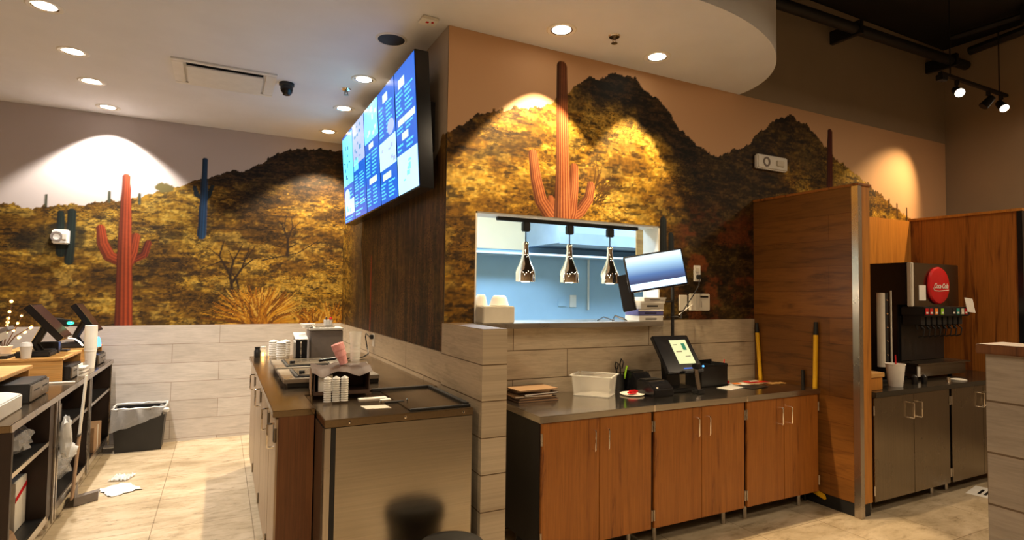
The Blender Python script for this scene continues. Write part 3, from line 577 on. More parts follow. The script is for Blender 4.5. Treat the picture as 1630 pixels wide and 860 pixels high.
# ------------------------------------------------------------------ pass-through: sill, heat lamps, things on the sill
solo('window_sill_shelf', MB().box(.142, 1.755, -.125, -.0135, 1.379, 1.4145).box(.215, 1.822, -.0135, .30, 1.379, 1.4145), M['steel'], 'stainless steel pass shelf under the kitchen window', 'shelf', (1, 0, 1.38), bevel=.003)
t = thing('lamp_track', 'thin black lamp track across the top of the kitchen window', 'lamp track', (1.04, .09, 2.15))
part('track_rail', MB().box(.416, 1.67, .075, .105, 2.132, 2.1575), M['black'], t, bevel=.003)
hl = None
for x, lb in ((.65, 'polished heat lamp hanging in the kitchen window, leftmost of three'), (1.025, 'polished heat lamp hanging in the kitchen window, middle of three'), (1.40, 'polished heat lamp hanging in the kitchen window, nearest the tilted monitor')):
    if hl is None:
        hl = t = thing('heat_lamp', lb, 'heat lamp', (x, .09, 2.13), 'heat lamps over the pass shelf')
        part('track_adapter', MB().box(x - .028, x + .028, .068, .112, 2.065, 2.1315), M['black'], t, bevel=.006)
        part('cord', MB().cyl((x, .09, 1.975), (x, .09, 2.066), .0045, n=8), M['black'], t)
        part('lamp_shade', MB().lathe((x, .09, 0), [(.006, 1.992), (.018, 1.99), (.024, 1.975), (.021, 1.955), (.024, 1.93), (.025, 1.90), (.030, 1.875), (.046, 1.83), (.066, 1.79), (.074, 1.765), (.074, 1.702), (.070, 1.702), (.070, 1.76), (.04, 1.82)], 32), M['chrome'], t)
        part('bulb', MB().ball((x, .09, 1.745), .032, n=12), M['offw'], t)
        light('heat_bulb', 'POINT', (x, .09, 1.70), 1.2, (1, .8, .55), None, .03, parent=t)
    else: 
        r = dup(hl, (x, .09, 2.13), lb)
solo('takeout_crate', MB().box(.228, .462, -.115, .12, 1.4155, 1.53), M['offw'], 'pale rectangular box at the left end of the pass shelf', 'box', (.32, -.16, 1.4155), bevel=.006)
def bowl(x, y, z, r, h, label):
    t = solo('upturned_bowl', MB().lathe((x, y, z), [(r, 0), (r * 1.03, .006), (r * .97, .012), (r * .8, h * .7), (r * .62, h * .96), (r * .55, h), (.001, h)], 28, caps=(True, False)), M['white'], label, 'bowl', (x, y, z), 'white bowls on the pass shelf box')
bowl(.275, .03, 1.5305, .045, .075, 'small white upturned bowl at the left edge of the pale box')
bowl(.385, -.03, 1.5305, .065, .07, 'larger white upturned bowl on the pale box')
# monitor on pole
def frame_mat(c, nrm, roll=0):
    n = Vector(nrm).normalized(); xx = Vector((0, 0, 1)).cross(n).normalized() * 1; zz = n.cross(xx); m = Matrix((( xx.x, -n.x, zz.x, c[0]), (xx.y, -n.y, zz.y, c[1]), (xx.z, -n.z, zz.z, c[2]), (0, 0, 0, 1)))
    return m @ Matrix.Rotation(roll, 4, 'Y')
def monitor(name, label, c, nrm, roll, W_, H_, screen, cat='monitor', bez=.012, thick=.03, group=None):
    t = bpy.data.objects.new(name, None); C.objects.link(t); t['label'] = label; t['category'] = cat
    if group: t['group'] = group
    t.matrix_world = frame_mat(c, nrm, roll); OFF[t.name] = Vector((0, 0, 0))
    part('bezel', MB().box(-W_ / 2, W_ / 2, 0, thick, -H_ / 2, H_ / 2), M['blackg'], t, bevel=.004)
    part('screen', MB().box(-W_ / 2 + bez, W_ / 2 - bez, -.002, .0001, -H_ / 2 + bez, H_ / 2 - bez), M[screen], t)
    return t
MNv = (-.52, -.84, .10)
t = monitor('kitchen_monitor', 'tilted monitor with blue glowing screen beside the pass window', (1.548, -.27, 1.798), MNv, math.radians(-10), .435, .275, 'desk')
part('taskbar', MB().box(-.203, .203, -.0035, -.0021, -.123, -.078), M['strip'], t)
t = monitor('rear_monitor', 'dark monitor edge showing behind and below the tilted bright monitor', (1.43, -.075, 1.63), (-.86, -.50, .02), math.radians(-12), .10, .28, 'blackg', group=None)
t = thing('monitor_pole', 'black upright pole and arm holding the tilted monitor', 'monitor stand', (1.905, -.062, .909))
part('pole', MB().cyl((1.905, -.062, .909), (1.905, -.062, 1.72), .013, n=12), M['black'], t); part('pole_foot', MB().lathe((1.905, -.062, .909), [(.045, .0), (.045, .012), (.02, .02), (.014, .03)], 20, caps=(True, False)), M['dark'], t)
part('arm', MB().tube([(1.905, -.062, 1.70), (1.82, -.13, 1.74), (1.68, -.19, 1.77)], .012, 8), M['dark'], t)
part('tray_bracket', MB().box(1.84, 1.90, -.09, -.05, 1.56, 1.572), M['dark'], t, bevel=.003)
# stack of beige printers on the shelf
for k, (z0, h, m1, dx, rz, lb) in enumerate(((1.4155, .042, 'white', 0, .02, 'flat white receipt printer at the bottom of the stack under the monitor'), (1.4585, .048, 'blue', .0, -.03, 'blue and white device in the middle of the stack under the monitor'), (1.5075, .06, 'offw', .01, .05, 'beige ticket printer with side slots in the stack under the monitor'), (1.5685, .03, 'white', .03, .12, 'thin beige device topmost of the stack under the monitor'))):
    t = thing('ticket_printer', lb, 'printer', (1.655 + dx, -.015, z0), 'devices stacked under the monitor', rz=rz, local=True)
    part('case', MB().box(-.12, .12, -.085, .085, 0, h), M[m1], t, bevel=.004)
    part('case_lip', MB().box(-.122, .122, -.089, -.0855, h * .72, h), M['white'], t, bevel=.001)
    part('slot', MB().box(-.06, .05, -.0885, -.0855, h * .3, h * .5), M['dark'], t)
solo('loose_cables', MB().tube([(1.22, .0, 1.419), (1.30, .03, 1.445), (1.36, -.02, 1.42), (1.40, .02, 1.45), (1.45, -.06, 1.42)], .004, 6).tube([(1.32, -.05, 1.42), (1.36, -.03, 1.46), (1.41, -.07, 1.44), (1.43, -.09, 1.42)], .004, 6), M['dark'], 'tangle of black cables lying on the pass shelf', 'cable', (1.4, -.2, 1.416))
t = thing('wall_outlet', 'white wall outlet with black plug on the dark mural', 'outlet', (2.223, -.004, 1.80))
part('cover_plate', MB().box(2.185, 2.261, -.010, -.0035, 1.735, 1.868), M['white'], t, bevel=.002)
part('socket', MB().box(2.205, 2.241, -.0125, -.0098, 1.81, 1.845), M['offw'], t, bevel=.002)
part('plug', MB().box(2.205, 2.241, -.04, -.0098, 1.755, 1.79), M['black'], t, bevel=.005)
solo('power_cord', MB().tube([(2.223, -.035, 1.757), (2.21, -.04, 1.70), (2.13, -.06, 1.62), (2.03, -.08, 1.53), (1.97, -.09, 1.47), (1.93, -.13, 1.435), (1.915, -.10, 1.45), (1.86, -.05, 1.44)], .0045, 6), M['black'], 'black power cord drooping from the white wall outlet', 'cable', (2.1, -.06, 1.6))
solo('data_cable', MB().tube([(2.15, -.03, 1.54), (2.10, -.05, 1.53), (2.03, -.07, 1.50), (1.97, -.06, 1.46)], .0035, 6), M['white'], 'thin white cable running from the beige wall box', 'cable', (2.06, -.05, 1.5))
t = thing('wall_control_box', 'beige control box with dark display on the dark mural', 'control box', (2.24, -.004, 1.56))
part('cover', MB().box(2.128, 2.347, -.03, -.0035, 1.49, 1.633), M['offw'], t, bevel=.005)
part('display', MB().box(2.235, 2.325, -.032, -.0295, 1.60, 1.615), M['dark'], t); part('seam', MB().box(2.195, 2.199, -.032, -.0295, 1.50, 1.625), M['greyb'], t); part('keypad', MB().box(2.245, 2.25, -.032, -.0295, 1.52, 1.57), M['greyb'], t)
solo('junction_plate', MB().box(2.02, 2.11, -.014, -.0035, 1.49, 1.62), M['offw'], 'plain beige cover plate left of the control box', 'cover plate', (2.06, -.004, 1.5), bevel=.004)

# kitchen behind the window
t = thing('exhaust_hood', 'grey steel exhaust hood hanging in the kitchen', 'exhaust hood', (3.6, 2.3, 2.2))
part('hood_body', MB().prism([(2.795, 2.2), (2.0, 2.2), (2.0, 2.32), (2.3, 3.09), (2.795, 3.09)], 2.12, 5.2, 'x'), M['ksteel'], t)
part('hood_rim', MB().box(2.115, 5.21, 1.985, 1.998, 2.19, 2.32), M['ksteel'], t)
t = thing('kitchen_shelf', 'long steel shelf with bright edge on the blue-light tinted kitchen wall', 'shelf', (2.5, 2.6, 2.07))
part('shelf_board', MB().box(.2, 5.2, 2.45, 2.785, 2.075, 2.10), M['ksteel'], t); part('light_strip', MB().box(.2, 5.2, 2.44, 2.449, 2.078, 2.10), M['strip'], t)
part('upright', MB().box(3.05, 3.07, 2.76, 2.785, 1.4, 2.074), M['white'], t)
solo('kitchen_switch_plate', MB().box(2.78, 2.88, 2.784, 2.7985, 1.44, 1.60), M['white'], 'white switch plate on the blue-light tinted kitchen wall', 'switch plate', (2.83, 2.79, 1.5), bevel=.003)
solo('kitchen_outlet_plate', MB().box(2.60, 2.72, 2.784, 2.7985, 1.45, 1.55), M['kwall'], 'bluish outlet plate left of the white kitchen switch plate', 'outlet', (2.66, 2.79, 1.5), bevel=.003)
solo('cutting_board', MB().box(2.62, 2.84, 1.25, 1.27, 2.03, 2.60), M['oak'], 'wooden board hanging upright behind the window right side', 'board', (2.73, 1.26, 2.03), bevel=.004)
solo('board_hanger', MB().box(2.60, 2.86, 1.272, 1.30, 2.60, 3.099), M['steel'], 'steel hanger holding the wooden board in the kitchen', 'hanger', (2.73, 1.28, 2.6))
for (x, y, lb) in ((1.3, 1.3, 'kitchen ceiling light panel left of the hood'), (3.6, 1.1, 'kitchen ceiling light panel in front of the hood')):
    t = thing('kitchen_light_panel', lb, 'ceiling light', (x, y, 3.1), 'kitchen light panels')
    part('panel_frame', MB().box(x - .62, x + .62, y - .32, y - .3, 3.085, 3.0995).box(x - .62, x + .62, y + .3, y + .32, 3.085, 3.0995).box(x - .62, x - .6, y - .3, y + .3, 3.085, 3.0995).box(x + .6, x + .62, y - .3, y + .3, 3.085, 3.0995), M['white'], t)
    part('diffuser', MB().box(x - .6, x + .6, y - .3, y + .3, 3.09, 3.0995), M['klens'], t)
    light('panel_light', 'AREA', (x, y, 3.08), W_KITCHEN, COOL, None, .7, parent=t)

# ------------------------------------------------------------------ right-hand counter with cherry cabinets
CZ = .908
t = thing('worktop', 'long stainless worktop over the cherry cabinets', 'countertop', (1.6, -.33, .868))
part('top', MB().box(.355, 2.862, -.655, -.0135, .868, CZ), steel('worktop_steel', (.66, .62, .56), .17, 'x'), t, bevel=.003)
part('edge_joint', MB().box(1.198, 1.212, -.6565, -.6545, .868, CZ), M['chrome'], t); part('edge_joint', MB().box(2.048, 2.062, -.6565, -.6545, .868, CZ), M['chrome'], t)
LB = ['cherry cabinet under the worktop, nearest the tiled block', 'cherry cabinet in the middle under the steel worktop', 'cherry cabinet under the worktop, next to the wooden partition']
def cabinet(x0, x1, yf, yb, z0, z1, label, group, mdoor, mbody, mh, hz=.675, hx=.05, cat='cabinet', hinges=True, side=0.0):
    t = thing('base_cabinet', label, cat, ((x0 + x1) / 2, (yf + yb) / 2, 0), group); mid = (x0 + x1) / 2
    part('body', MB().box(x0 + .002, x1 - .002, yf + .022, yb, z0, z1), mbody, t)
    part('kick_shade_board', MB().box(x0 + .01, x1 - .01, yf + .30, yf + .32, .0, z0), M['black'], t)  # black sheet standing in for the shade under the cabinet
    for k, (a, b) in enumerate(((x0 + .006, mid - .002), (mid + .002, x1 - .006))):
        d = part('door', MB().box(a, b, yf, yf + .02, z0, z1 - .004), mdoor, t, bevel=.0015)
        hx_ = (mid - hx) if k == 0 else (mid + hx)
        part('handle', MB().tube([(hx_, yf, hz), (hx_, yf - .028, hz), (hx_, yf - .032, hz + .006), (hx_, yf - .032, hz + .114), (hx_, yf - .028, hz + .12), (hx_, yf, hz + .12)], .0052, 8), mh, d)
        if hinges:
            xh = a - .004 if k == 0 else b + .004
            for zz in (z0 + .05, z1 - .13): part('hinge', MB().cyl((xh, yf - .002, zz), (xh, yf - .002, zz + .07), .006, n=8), M['steelz'], t)
    for xx in (x0 + .08, x1 - .12):
        part('leg', MB().cyl((xx, yf + .09, .0), (xx, yf + .09, z0), .015, n=10), M['steelz'], t)
for (a, b), lb in zip(((.372, 1.198), (1.212, 2.045), (2.062, 2.858)), LB):
    cabinet(a, b, -.64, -.03, .12, .8665, lb, 'cherry cabinets under the worktop', M['cherry'], M['black'], M['chrome'])
# leather folders
ps = [(.575, -.155, 0, .30, .21, .014, 'brown', -.02), (.57, -.15, 1, .29, .2, .014, 'brown', .05), (.55, -.15, 2, .27, .2, .012, 'tan', -.08), (.59, -.15, 3, .28, .2, .014, 'brown', .12), (.56, -.145, 4, .24, .19, .014, 'brown', -.14), (.57, -.16, 5, .30, .2, .008, 'tan', .06)]
LBF = ['bottom brown folder of the pile at the left end of the worktop', 'second brown folder from the bottom of the worktop pile', 'pale folded paper sheet inside the brown folder pile', 'brown folder above the pale sheet in the pile', 'narrow brown folder second from the top of the pile', 'tan folder lying topmost on the worktop pile']
z = CZ + .0005
for (x, y, k, a, b, h, m_, rz) in ps:
    t = thing('menu_folder', LBF[k], 'folder', (x, y, z), 'pile of folders on the worktop', rz=rz, local=True)
    part('cover', MB().box(-a / 2, a / 2, -b / 2, b / 2, 0, .003).box(-a / 2, a / 2, -b / 2, b / 2, h - .003, h).box(-a / 2, -a / 2 + .003, -b / 2, b / 2, 0, h), M[m_], t, smooth=False)
    part('pages', MB().box(-a / 2 + .004, a / 2 - .006, -b / 2 + .004, b / 2 - .006, .003, h - .003), M['paper' if k in (2, 3) else 'tan'], t)
    z += h + .0008
# clear tub
t = thing('clear_tub', 'empty clear plastic food tub on the worktop', 'tub', (1.07, -.18, CZ + .0005), rz=math.radians(-50), local=True)
def tub(mb, a, b, h, fl, th=.004):
    lo = [(-a, -b), (a, -b), (a, b), (-a, b)]; A2, B2 = a + fl, b + fl
    vs = [(x, y, 0) for x, y in lo] + [(sx * A2, sy * B2, h) for sx, sy in ((-1, -1), (1, -1), (1, 1), (-1, 1))] + [(sx * (a - th), sy * (b - th), th) for sx, sy in ((-1, -1), (1, -1), (1, 1), (-1, 1))] + [(sx * (A2 - th), sy * (B2 - th), h) for sx, sy in ((-1, -1), (1, -1), (1, 1), (-1, 1))]
    fs = [(3, 2, 1, 0), (8, 9, 10, 11)] + [(i, (i + 1) % 4, 4 + (i + 1) % 4, 4 + i) for i in range(4)] + [(8 + (i + 1) % 4, 8 + i, 12 + i, 12 + (i + 1) % 4) for i in range(4)] + [(4 + i, 4 + (i + 1) % 4, 12 + (i + 1) % 4, 12 + i) for i in range(4)]
    return mb.add(vs, fs)
part('tub_body', tub(MB(), .125, .095, .14, .012), M['clearp'], t)
a, b = .15, .12
part('tub_rim', MB().box(-a, a, -b, -b + .014, .136, .144).box(-a, a, b - .014, b, .136, .144).box(-a, -a + .014, -b + .014, b - .014, .136, .144).box(a - .014, a, -b + .014, b - .014, .136, .144).box(-.127, .127, -.097, -.091, .0, .006).box(.121, .127, -.09, .09, 0, .006), M['film'], t, bevel=.002)
# tool holder with scissors, printers, tray
t = thing('tool_holder', 'black holder with scissors standing behind the clear tub', 'tool holder', (1.37, -.07, CZ + .0005))
part('cup', MB().cyl((1.37, -.07, CZ + .0005), (1.37, -.07, CZ + .11), .04, n=16), M['dark'], t)
part('scissors', MB().tube([(1.35, -.07, 1.0), (1.345, -.075, 1.05), (1.325, -.08, 1.085), (1.335, -.08, 1.115), (1.357, -.08, 1.10), (1.352, -.075, 1.06)], .0055, 6).tube([(1.385, -.07, 1.0), (1.38, -.075, 1.06), (1.37, -.08, 1.095), (1.385, -.08, 1.135), (1.405, -.08, 1.11), (1.395, -.075, 1.06)], .0055, 6), M['blackg'], t)
part('marker', MB().cyl((1.405, -.09, .99), (1.425, -.095, 1.085), .008, n=8), M['green'], t)
solo('small_tray', MB().lathe((1.31, -.30, CZ + .0005), [(.001, 0), (.06, 0), (.085, .008), (.087, .012), (.06, .005), (.001, .004)], 24), M['white'], 'small white dish right of the clear tub', 'dish', (1.31, -.30, CZ))
solo('ketchup_packets', MB().box(1.27, 1.33, -.33, -.29, .9215, .9305, Matrix.Identity(4)).box(1.285, 1.345, -.325, -.285, .9315, .942), M['red'], 'red packets lying in the small white dish', 'packet', (1.30, -.31, .9215), bevel=.003)
def printer(x0, x1, y0, y1, h, label):
    t = thing('receipt_printer', label, 'printer', ((x0 + x1) / 2, (y0 + y1) / 2, CZ + .0005), 'black receipt printers on the worktop'); z = CZ + .0005
    part('case', MB().prism([(y0, z), (y1, z), (y1, z + h), (y0 + (y1 - y0) * .35, z + h), (y0, z + h * .55)], x0, x1, 'x'), M['blackg'], t, bevel=.006)
    part('paper_slot', MB().box(x0 + .02, x1 - .02, y0 + (y1 - y0) * .4, y0 + (y1 - y0) * .46, z + h, z + h + .004), M['steeld'], t)
    part('lid', MB().box(x0 + .015, x1 - .015, y0 + (y1 - y0) * .55, y1 - .01, z + h, z + h + .008), M['dark'], t, bevel=.003)
    part('button', MB().cyl((x0 + .03, y0 + .01, z + h * .62), (x0 + .03, y0 + .0, z + h * .66), .006, n=8), M['offw'], t)
printer(1.43, 1.58, -.22, -.04, .13, 'black receipt printer behind the other, beside the scissors holder'); printer(1.38, 1.56, -.45, -.26, .10, 'black receipt printer in front of the other, near the kiosk screen')
# kiosk terminal
tl, tr_, bl, br_ = Vector((1.575, -.20, 1.312)), Vector((1.92, -.20, 1.312)), Vector((1.585, -.37, 1.055)), Vector((1.935, -.37, 1.055))
nrm = (br_ - bl).cross(tl - bl).normalized()
def kq(mb, u0, u1, v0, v1, w0, w1):
    P = lambda u, v, w_: bl + (br_ - bl) * u + (tl - bl) * v + nrm * w_
    o = P(u0, v0, w0); return mb.slab(o, P(u1, v0, w0) - o, P(u0, v1, w0) - o, nrm * (w1 - w0))
t = thing('order_terminal', 'black touch terminal with small bright yellow screen on the worktop', 'order terminal', (1.75, -.2, CZ))
part('terminal_head', kq(MB(), 0, 1, 0, 1, -.035, 0), M['blackg'], t, bevel=.006)
sc = part('screen', kq(MB(), .40, .86, .22, .86, .0002, .002), M['kiosk'], t)
part('screen_button', kq(MB(), .68, .78, .58, .76, .002, .003), M['teal'], sc); part('screen_text', kq(kq(kq(MB(), .46, .62, .53, .56, .002, .003), .66, .8, .40, .42, .002, .003), .46, .56, .72, .74, .002, .003), M['greyb'], sc)
part('status_light', kq(MB(), .46, .70, .085, .11, .0002, .002), M['scr'], t)
part('stand_neck', MB().slab((1.68, -.24, .93), (.14, 0, 0), (0, .05, 0), (0, .02, .22)), M['dark'], t, bevel=.004)
part('stand_base', MB().box(1.60, 1.88, -.36, -.14, CZ + .0005, CZ + .03), M['dark'], t, bevel=.008)
t = thing('hand_scanner', 'silver and black handheld scanner standing in front of terminal', 'scanner', (1.80, -.44, CZ + .0005))
part('cradle', MB().box(1.765, 1.835, -.475, -.405, CZ + .0005, CZ + .03), M['dark'], t, bevel=.006)
part('grip', MB().slab((1.783, -.455, CZ + .03), (.035, 0, 0), (0, .022, 0), (-.012, .02, .15)), M['steelz'], t, bevel=.006)
part('scan_head', MB().slab((1.762, -.475, CZ + .178), (.05, 0, 0), (0, .06, 0), (0, .01, .035)), M['blackg'], t, bevel=.006)
part('blue_led', MB().ball((1.818, -.47, CZ + .20), .007, n=8), M['lblue'], t)
# organiser baskets
def organiser(x, y, w_, d, h, rz, label):
    t = thing('mesh_organiser', label, 'organiser', (x, y, CZ + .0005), 'black organisers beside the terminal', rz=rz, local=True)
    b = MB().box(-w_ / 2, w_ / 2, -d / 2, d / 2, 0, .006).box(-w_ / 2, w_ / 2, d / 2 - .005, d / 2, 0, h).box(-w_ / 2, w_ / 2, -d / 2, -d / 2 + .005, 0, h * .86).box(-w_ / 2, -w_ / 2 + .005, -d / 2, d / 2, 0, h * .93).box(w_ / 2 - .005, w_ / 2, -d / 2, d / 2, 0, h * .93)
    part('bin', b, M['dark'], t, smooth=False)
    part('divider', MB().box(-.003, .003, -d / 2 + .006, d / 2 - .006, .006, h * .9), M['dark'], t); part('rim', MB().tube([(-w_ / 2, -d / 2 - .003, h * .86), (w_ / 2, -d / 2 - .003, h * .86)], .004, 6).tube([(-w_ / 2, d / 2, h), (w_ / 2, d / 2, h)], .004, 6), M['blackg'], t)
organiser(2.16, -.17, .30, .16, .185, .06, 'black divided organiser bin right of the touch terminal'); 
t = thing('pen_cup', 'clear cup with pens standing behind the papers', 'pen cup', (2.42, -.10, CZ + .0005))
part('cup', MB().lathe((2.42, -.10, CZ + .0005), [(.001, 0), (.028, 0), (.034, .10), (.031, .10), (.026, .004), (.001, .004)], 18), M['film'], t)
part('pen', MB().cyl((2.42, -.10, CZ + .01), (2.455, -.08, CZ + .18), .005, n=6), M['red'], t); part('pen', MB().cyl((2.41, -.10, CZ + .01), (2.40, -.07, CZ + .16), .005, n=6), M['dark'], t)
rnd = random.Random(12)
lbs = ['grey sheet lying flat in front of the black organiser', 'white flyer with red print near the organiser', 'dark tray sheet in the middle of the loose papers', 'cream card under the red flyer at the papers right side', 'red and white folded flyer on top of the papers', 'tan paper scrap nearest the wooden partition']
for k, (x, y, a, b, rz, m_) in enumerate(((2.22, -.36, .20, .12, .2, 'paper'), (2.40, -.27, .16, .11, -.3, 'white'), (2.42, -.40, .22, .13, .1, 'dark'), (2.62, -.25, .24, .14, .15, 'tan'), (2.64, -.24, .2, .08, -.25, 'red'), (2.76, -.34, .14, .07, -.2, 'oak'))):
    t = thing('loose_paper', lbs[k], 'paper', (x, y, CZ + .0005 + .004 * (k in (4,)) + .0035 * (k == 1)), 'loose papers on the worktop', rz=rz, local=True)
    s_ = MB(); n = 8; vs = []; 
    for i in range(n + 1):
        for j in (0, 1):
            vs.append((-a / 2 + a * i / n, -b / 2 + b * j, .001 + .004 * abs(math.sin(i * 1.1 + k)) * (i / n)))
    vs += [(v[0], v[1], v[2] + .0015) for v in vs]; N = 2 * (n + 1)
    fs = []
    for i in range(n):
        q = 2 * i; fs += [(q, q + 1, q + 3, q + 2), (N + q, N + q + 2, N + q + 3, N + q + 1), (q, q + 2, N + q + 2, N + q), (q + 1, N + q + 1, N + q + 3, q + 3)]
    fs += [(0, N, N + 1, 1), (2 * n, 2 * n + 1, N + 2 * n + 1, N + 2 * n)]
    part('sheet', MB().add(vs, fs), M[m_], t)
    if k in (1, 4): part('printed_patch', MB().box(-a * .3, a * .1, -b * .25, b * .25, .0075, .0082), M['orange' if k == 1 else 'white'], t)
# condiment bits
for k, (x, y) in enumerate(((2.30, -.20), (2.345, -.21), (2.37, -.185))):
    solo('salt_packet', MB().box(x - .016, x + .016, y - .012, y + .012, CZ + .0005, CZ + .035 - k * .006), M['red' if k == 1 else 'paper'], ['small white box left of the red one by the organiser', 'small red box between the organiser and pens', 'small low white box right of the red one'][k], 'small box', (x, y, CZ), 'small boxes by the organiser', bevel=.003)
# broom poles in the gap
t = thing('broom', 'yellow broom handle with black grip standing by the partition far side', 'broom', (2.884, -.08, 0), 'yellow pole tools in the gap')
part('handle', MB().cyl((2.884, -.16, .03), (2.884, -.055, 1.30), .0165, n=14), M['yellow'], t); part('grip', MB().cyl((2.884, -.055, 1.30), (2.884, -.049, 1.385), .019, .013, n=14), M['black'], t); part('broom_head', MB().box(2.866, 2.903, -.30, -.08, .0, .09), M['dark'], t, bevel=.004)
t = thing('broom', 'yellow broom handle with black grip at the cabinet right end', 'broom', (2.884, -.58, 0), 'yellow pole tools in the gap')
part('handle', MB().cyl((2.884, -.575, .10), (2.884, -.605, 1.32), .0175, n=14), M['yellow'], t); part('grip', MB().cyl((2.884, -.605, 1.32), (2.884, -.607, 1.42), .0195, .014, n=14), M['black'], t)
part('broom_head', MB().slab((2.870, -.675, .06), (.03, 0, 0), (0, .12, .03), (0, .01, .035)), M['yellow'], t, bevel=.004)
solo('dust_brush', MB().cyl((2.884, -.50, .5), (2.884, -.49, 1.03), .014, n=12).cyl((2.884, -.50, .0), (2.884, -.50, .5), .012, n=12), M['dark'], 'short black pole beside the nearer yellow broom handle', 'tool handle', (2.884, -.54, 0))

# ------------------------------------------------------------------ soda station between the partitions
t = thing('soda_counter', 'dark stone counter slab between the wooden partitions', 'countertop', (4.2, -.5, .872))
part('slab', MB().box(3.053, 5.337, -.965, -.0155, .872, .912), M['granite'], t, bevel=.004)
cabinet(3.056, 4.105, -.945, -.05, .10, .8705, 'stainless double-door cabinet right behind the wooden partition', 'stainless soda station cabinets', steel('door_steel', (.30, .255, .20), .24, 'z'), M['black'], M['chrome'], hz=.685, hx=.055)
cabinet(4.128, 5.16, -.945, -.05, .10, .8705, 'stainless double-door cabinet half hidden by the tiled half wall', 'stainless soda station cabinets', bpy.data.materials['door_steel'], M['black'], M['chrome'], hz=.685, hx=.055)
MX0, MX1, MY = 4.095, 4.885, -.66
t = thing('soda_fountain', 'black and steel soda fountain with round red badge', 'soda dispenser', (4.49, -.4, .912))
part('cabinet_body', MB().box(MX0, MX1, MY + .03, -.05, 1.56, 1.935).box(MX0 + .02, MX1 - .01, -.54, -.05, .935, 1.56), M['blackg'], t, bevel=.006)
part('front_panel', MB().box(MX0 + .045, MX1 - .003, MY - .006, MY + .029, 1.545, 1.933), steel('fountain_steel', (.22, .17, .12), .22, 'z'), t, bevel=.006)
part('corner_trim', MB().box(MX0 + .0, MX0 + .042, MY - .01, MY + .029, 1.545, 1.935), M['offw'], t, bevel=.006)
part('valve_bar', MB().box(MX0 + .03, MX1 - .01, MY - .10, MY + .10, 1.46, 1.543), M['black'], t, bevel=.01)
part('splash_panel', MB().box(MX0 + .05, MX1 - .04, -.553, -.541, 1.055, 1.455), M['dark'], t)
part('drip_tray', MB().box(MX0 - .03, MX1 - .02, MY - .06, -.541, .935, 1.035).box(MX0 - .045, MX1 + .03, MY - .08, -.541, 1.035, 1.05), M['steeld'], t, bevel=.005)
part('tray_light', MB().box(MX0 - .03, MX0 + .01, MY - .066, MY - .061, .94, 1.03), M['white'], t)
for xx in (MX0 + .03, MX1 - .05): part('foot', MB().cyl((xx, -.6, .912), (xx, -.6, .936), .018, n=10), M['dark'], t)
for k in range(8):
    xx = MX0 + .075 + k * .088; v = part('valve', MB().box(xx - .03, xx + .03, MY - .06, MY + .09, 1.385, 1.46).cyl((xx, MY - .01, 1.385), (xx, MY - .01, 1.34), .014, .009, 10).tube([(xx, MY - .03, 1.385), (xx, MY - .07, 1.35), (xx, MY - .06, 1.29), (xx, MY - .02, 1.275)], .006, 6), M['black'], t, bevel=0)
for k, (xx, m_) in enumerate(zip((MX0 + .055, MX0 + .125, MX0 + .205, MX0 + .30, MX0 + .49, MX0 + .56, MX0 + .64, MX0 + .70), ('red', 'red', 'orange', 'green', 'dark', 'teal', 'offw', 'red'))):
    v = part('flavour_label', MB().box(xx - .022, xx + .022, MY - .104, MY - .1005, 1.478, 1.53), M[m_], t)
    part('label_text', MB().box(xx - .015, xx + .015, MY - .1055, MY - .1042, 1.485, 1.50), M['white'], v)
cx, cz = 4.505, 1.735
bd = part('badge', MB().lathe((cx, MY - .008, cz), [(.168, 0), (.17, -.012), (.160, -.024), (.12, -.033), (.06, -.038), (.001, -.04)], 40, 'y', caps=(True, False)), M['red'], t)
def text_mesh(name, s, size, loc, m_, parent, shear=0, xs=1.0, ext=.001):
    cu = bpy.data.curves.new(name, 'FONT'); cu.body = s; cu.size = size; cu.align_x = 'CENTER'; cu.align_y = 'CENTER'; cu.extrude = ext; cu.shear = shear; cu.offset = size * .012
    o = bpy.data.objects.new(name + '_tmp', cu); C.objects.link(o); dg = bpy.context.evaluated_depsgraph_get(); me = bpy.data.meshes.new_from_object(o.evaluated_get(dg)); bpy.data.objects.remove(o)
    me.transform(Matrix.Translation(Vector(loc) - OFF[parent.name]) @ Matrix.Rotation(PI / 2, 4, 'X') @ Matrix.Diagonal((xs, 1, 1, 1))); me.materials.clear(); me.materials.append(m_)
    r = bpy.data.objects.new(name, me); C.objects.link(r); r.parent = parent; OFF[r.name] = OFF[parent.name]; return r
text_mesh('badge_script', 'Coca-Cola', .063, (cx - .016, MY - .0505, cz - .005), M['white'], bd, .35, .85)
part('script_ribbon', MB().tube([(cx - .125, MY - .042, cz - .02), (cx - .11, MY - .044, cz - .047), (cx - .04, MY - .048, cz - .05), (cx + .04, MY - .048, cz - .045), (cx + .12, MY - .044, cz - .04)], .0035, 6), M['white'], bd)
part('bottle_mark', MB().lathe((cx, MY - .03, cz + .075), [(.001, 0), (.012, 0), (.009, .02), (.012, .036), (.004, .052), (.004, .06), (.001, .06)], 10), M['offw'], bd)
part('price_card', MB().box(MX0 + .12, MX0 + .225, MY - .010, MY - .0065, 1.60, 1.735), M['paper'], t)
solo('taped_notice', MB().slab((4.80, MY - .112, 1.50), (.14, 0, -.01), (-.02, 0, .14) if False else (-.05, 0, .13), (0, .002, 0)), M['paper'], 'white paper notice taped to the right end of the valve bar', 'notice', (4.85, MY - .11, 1.50))
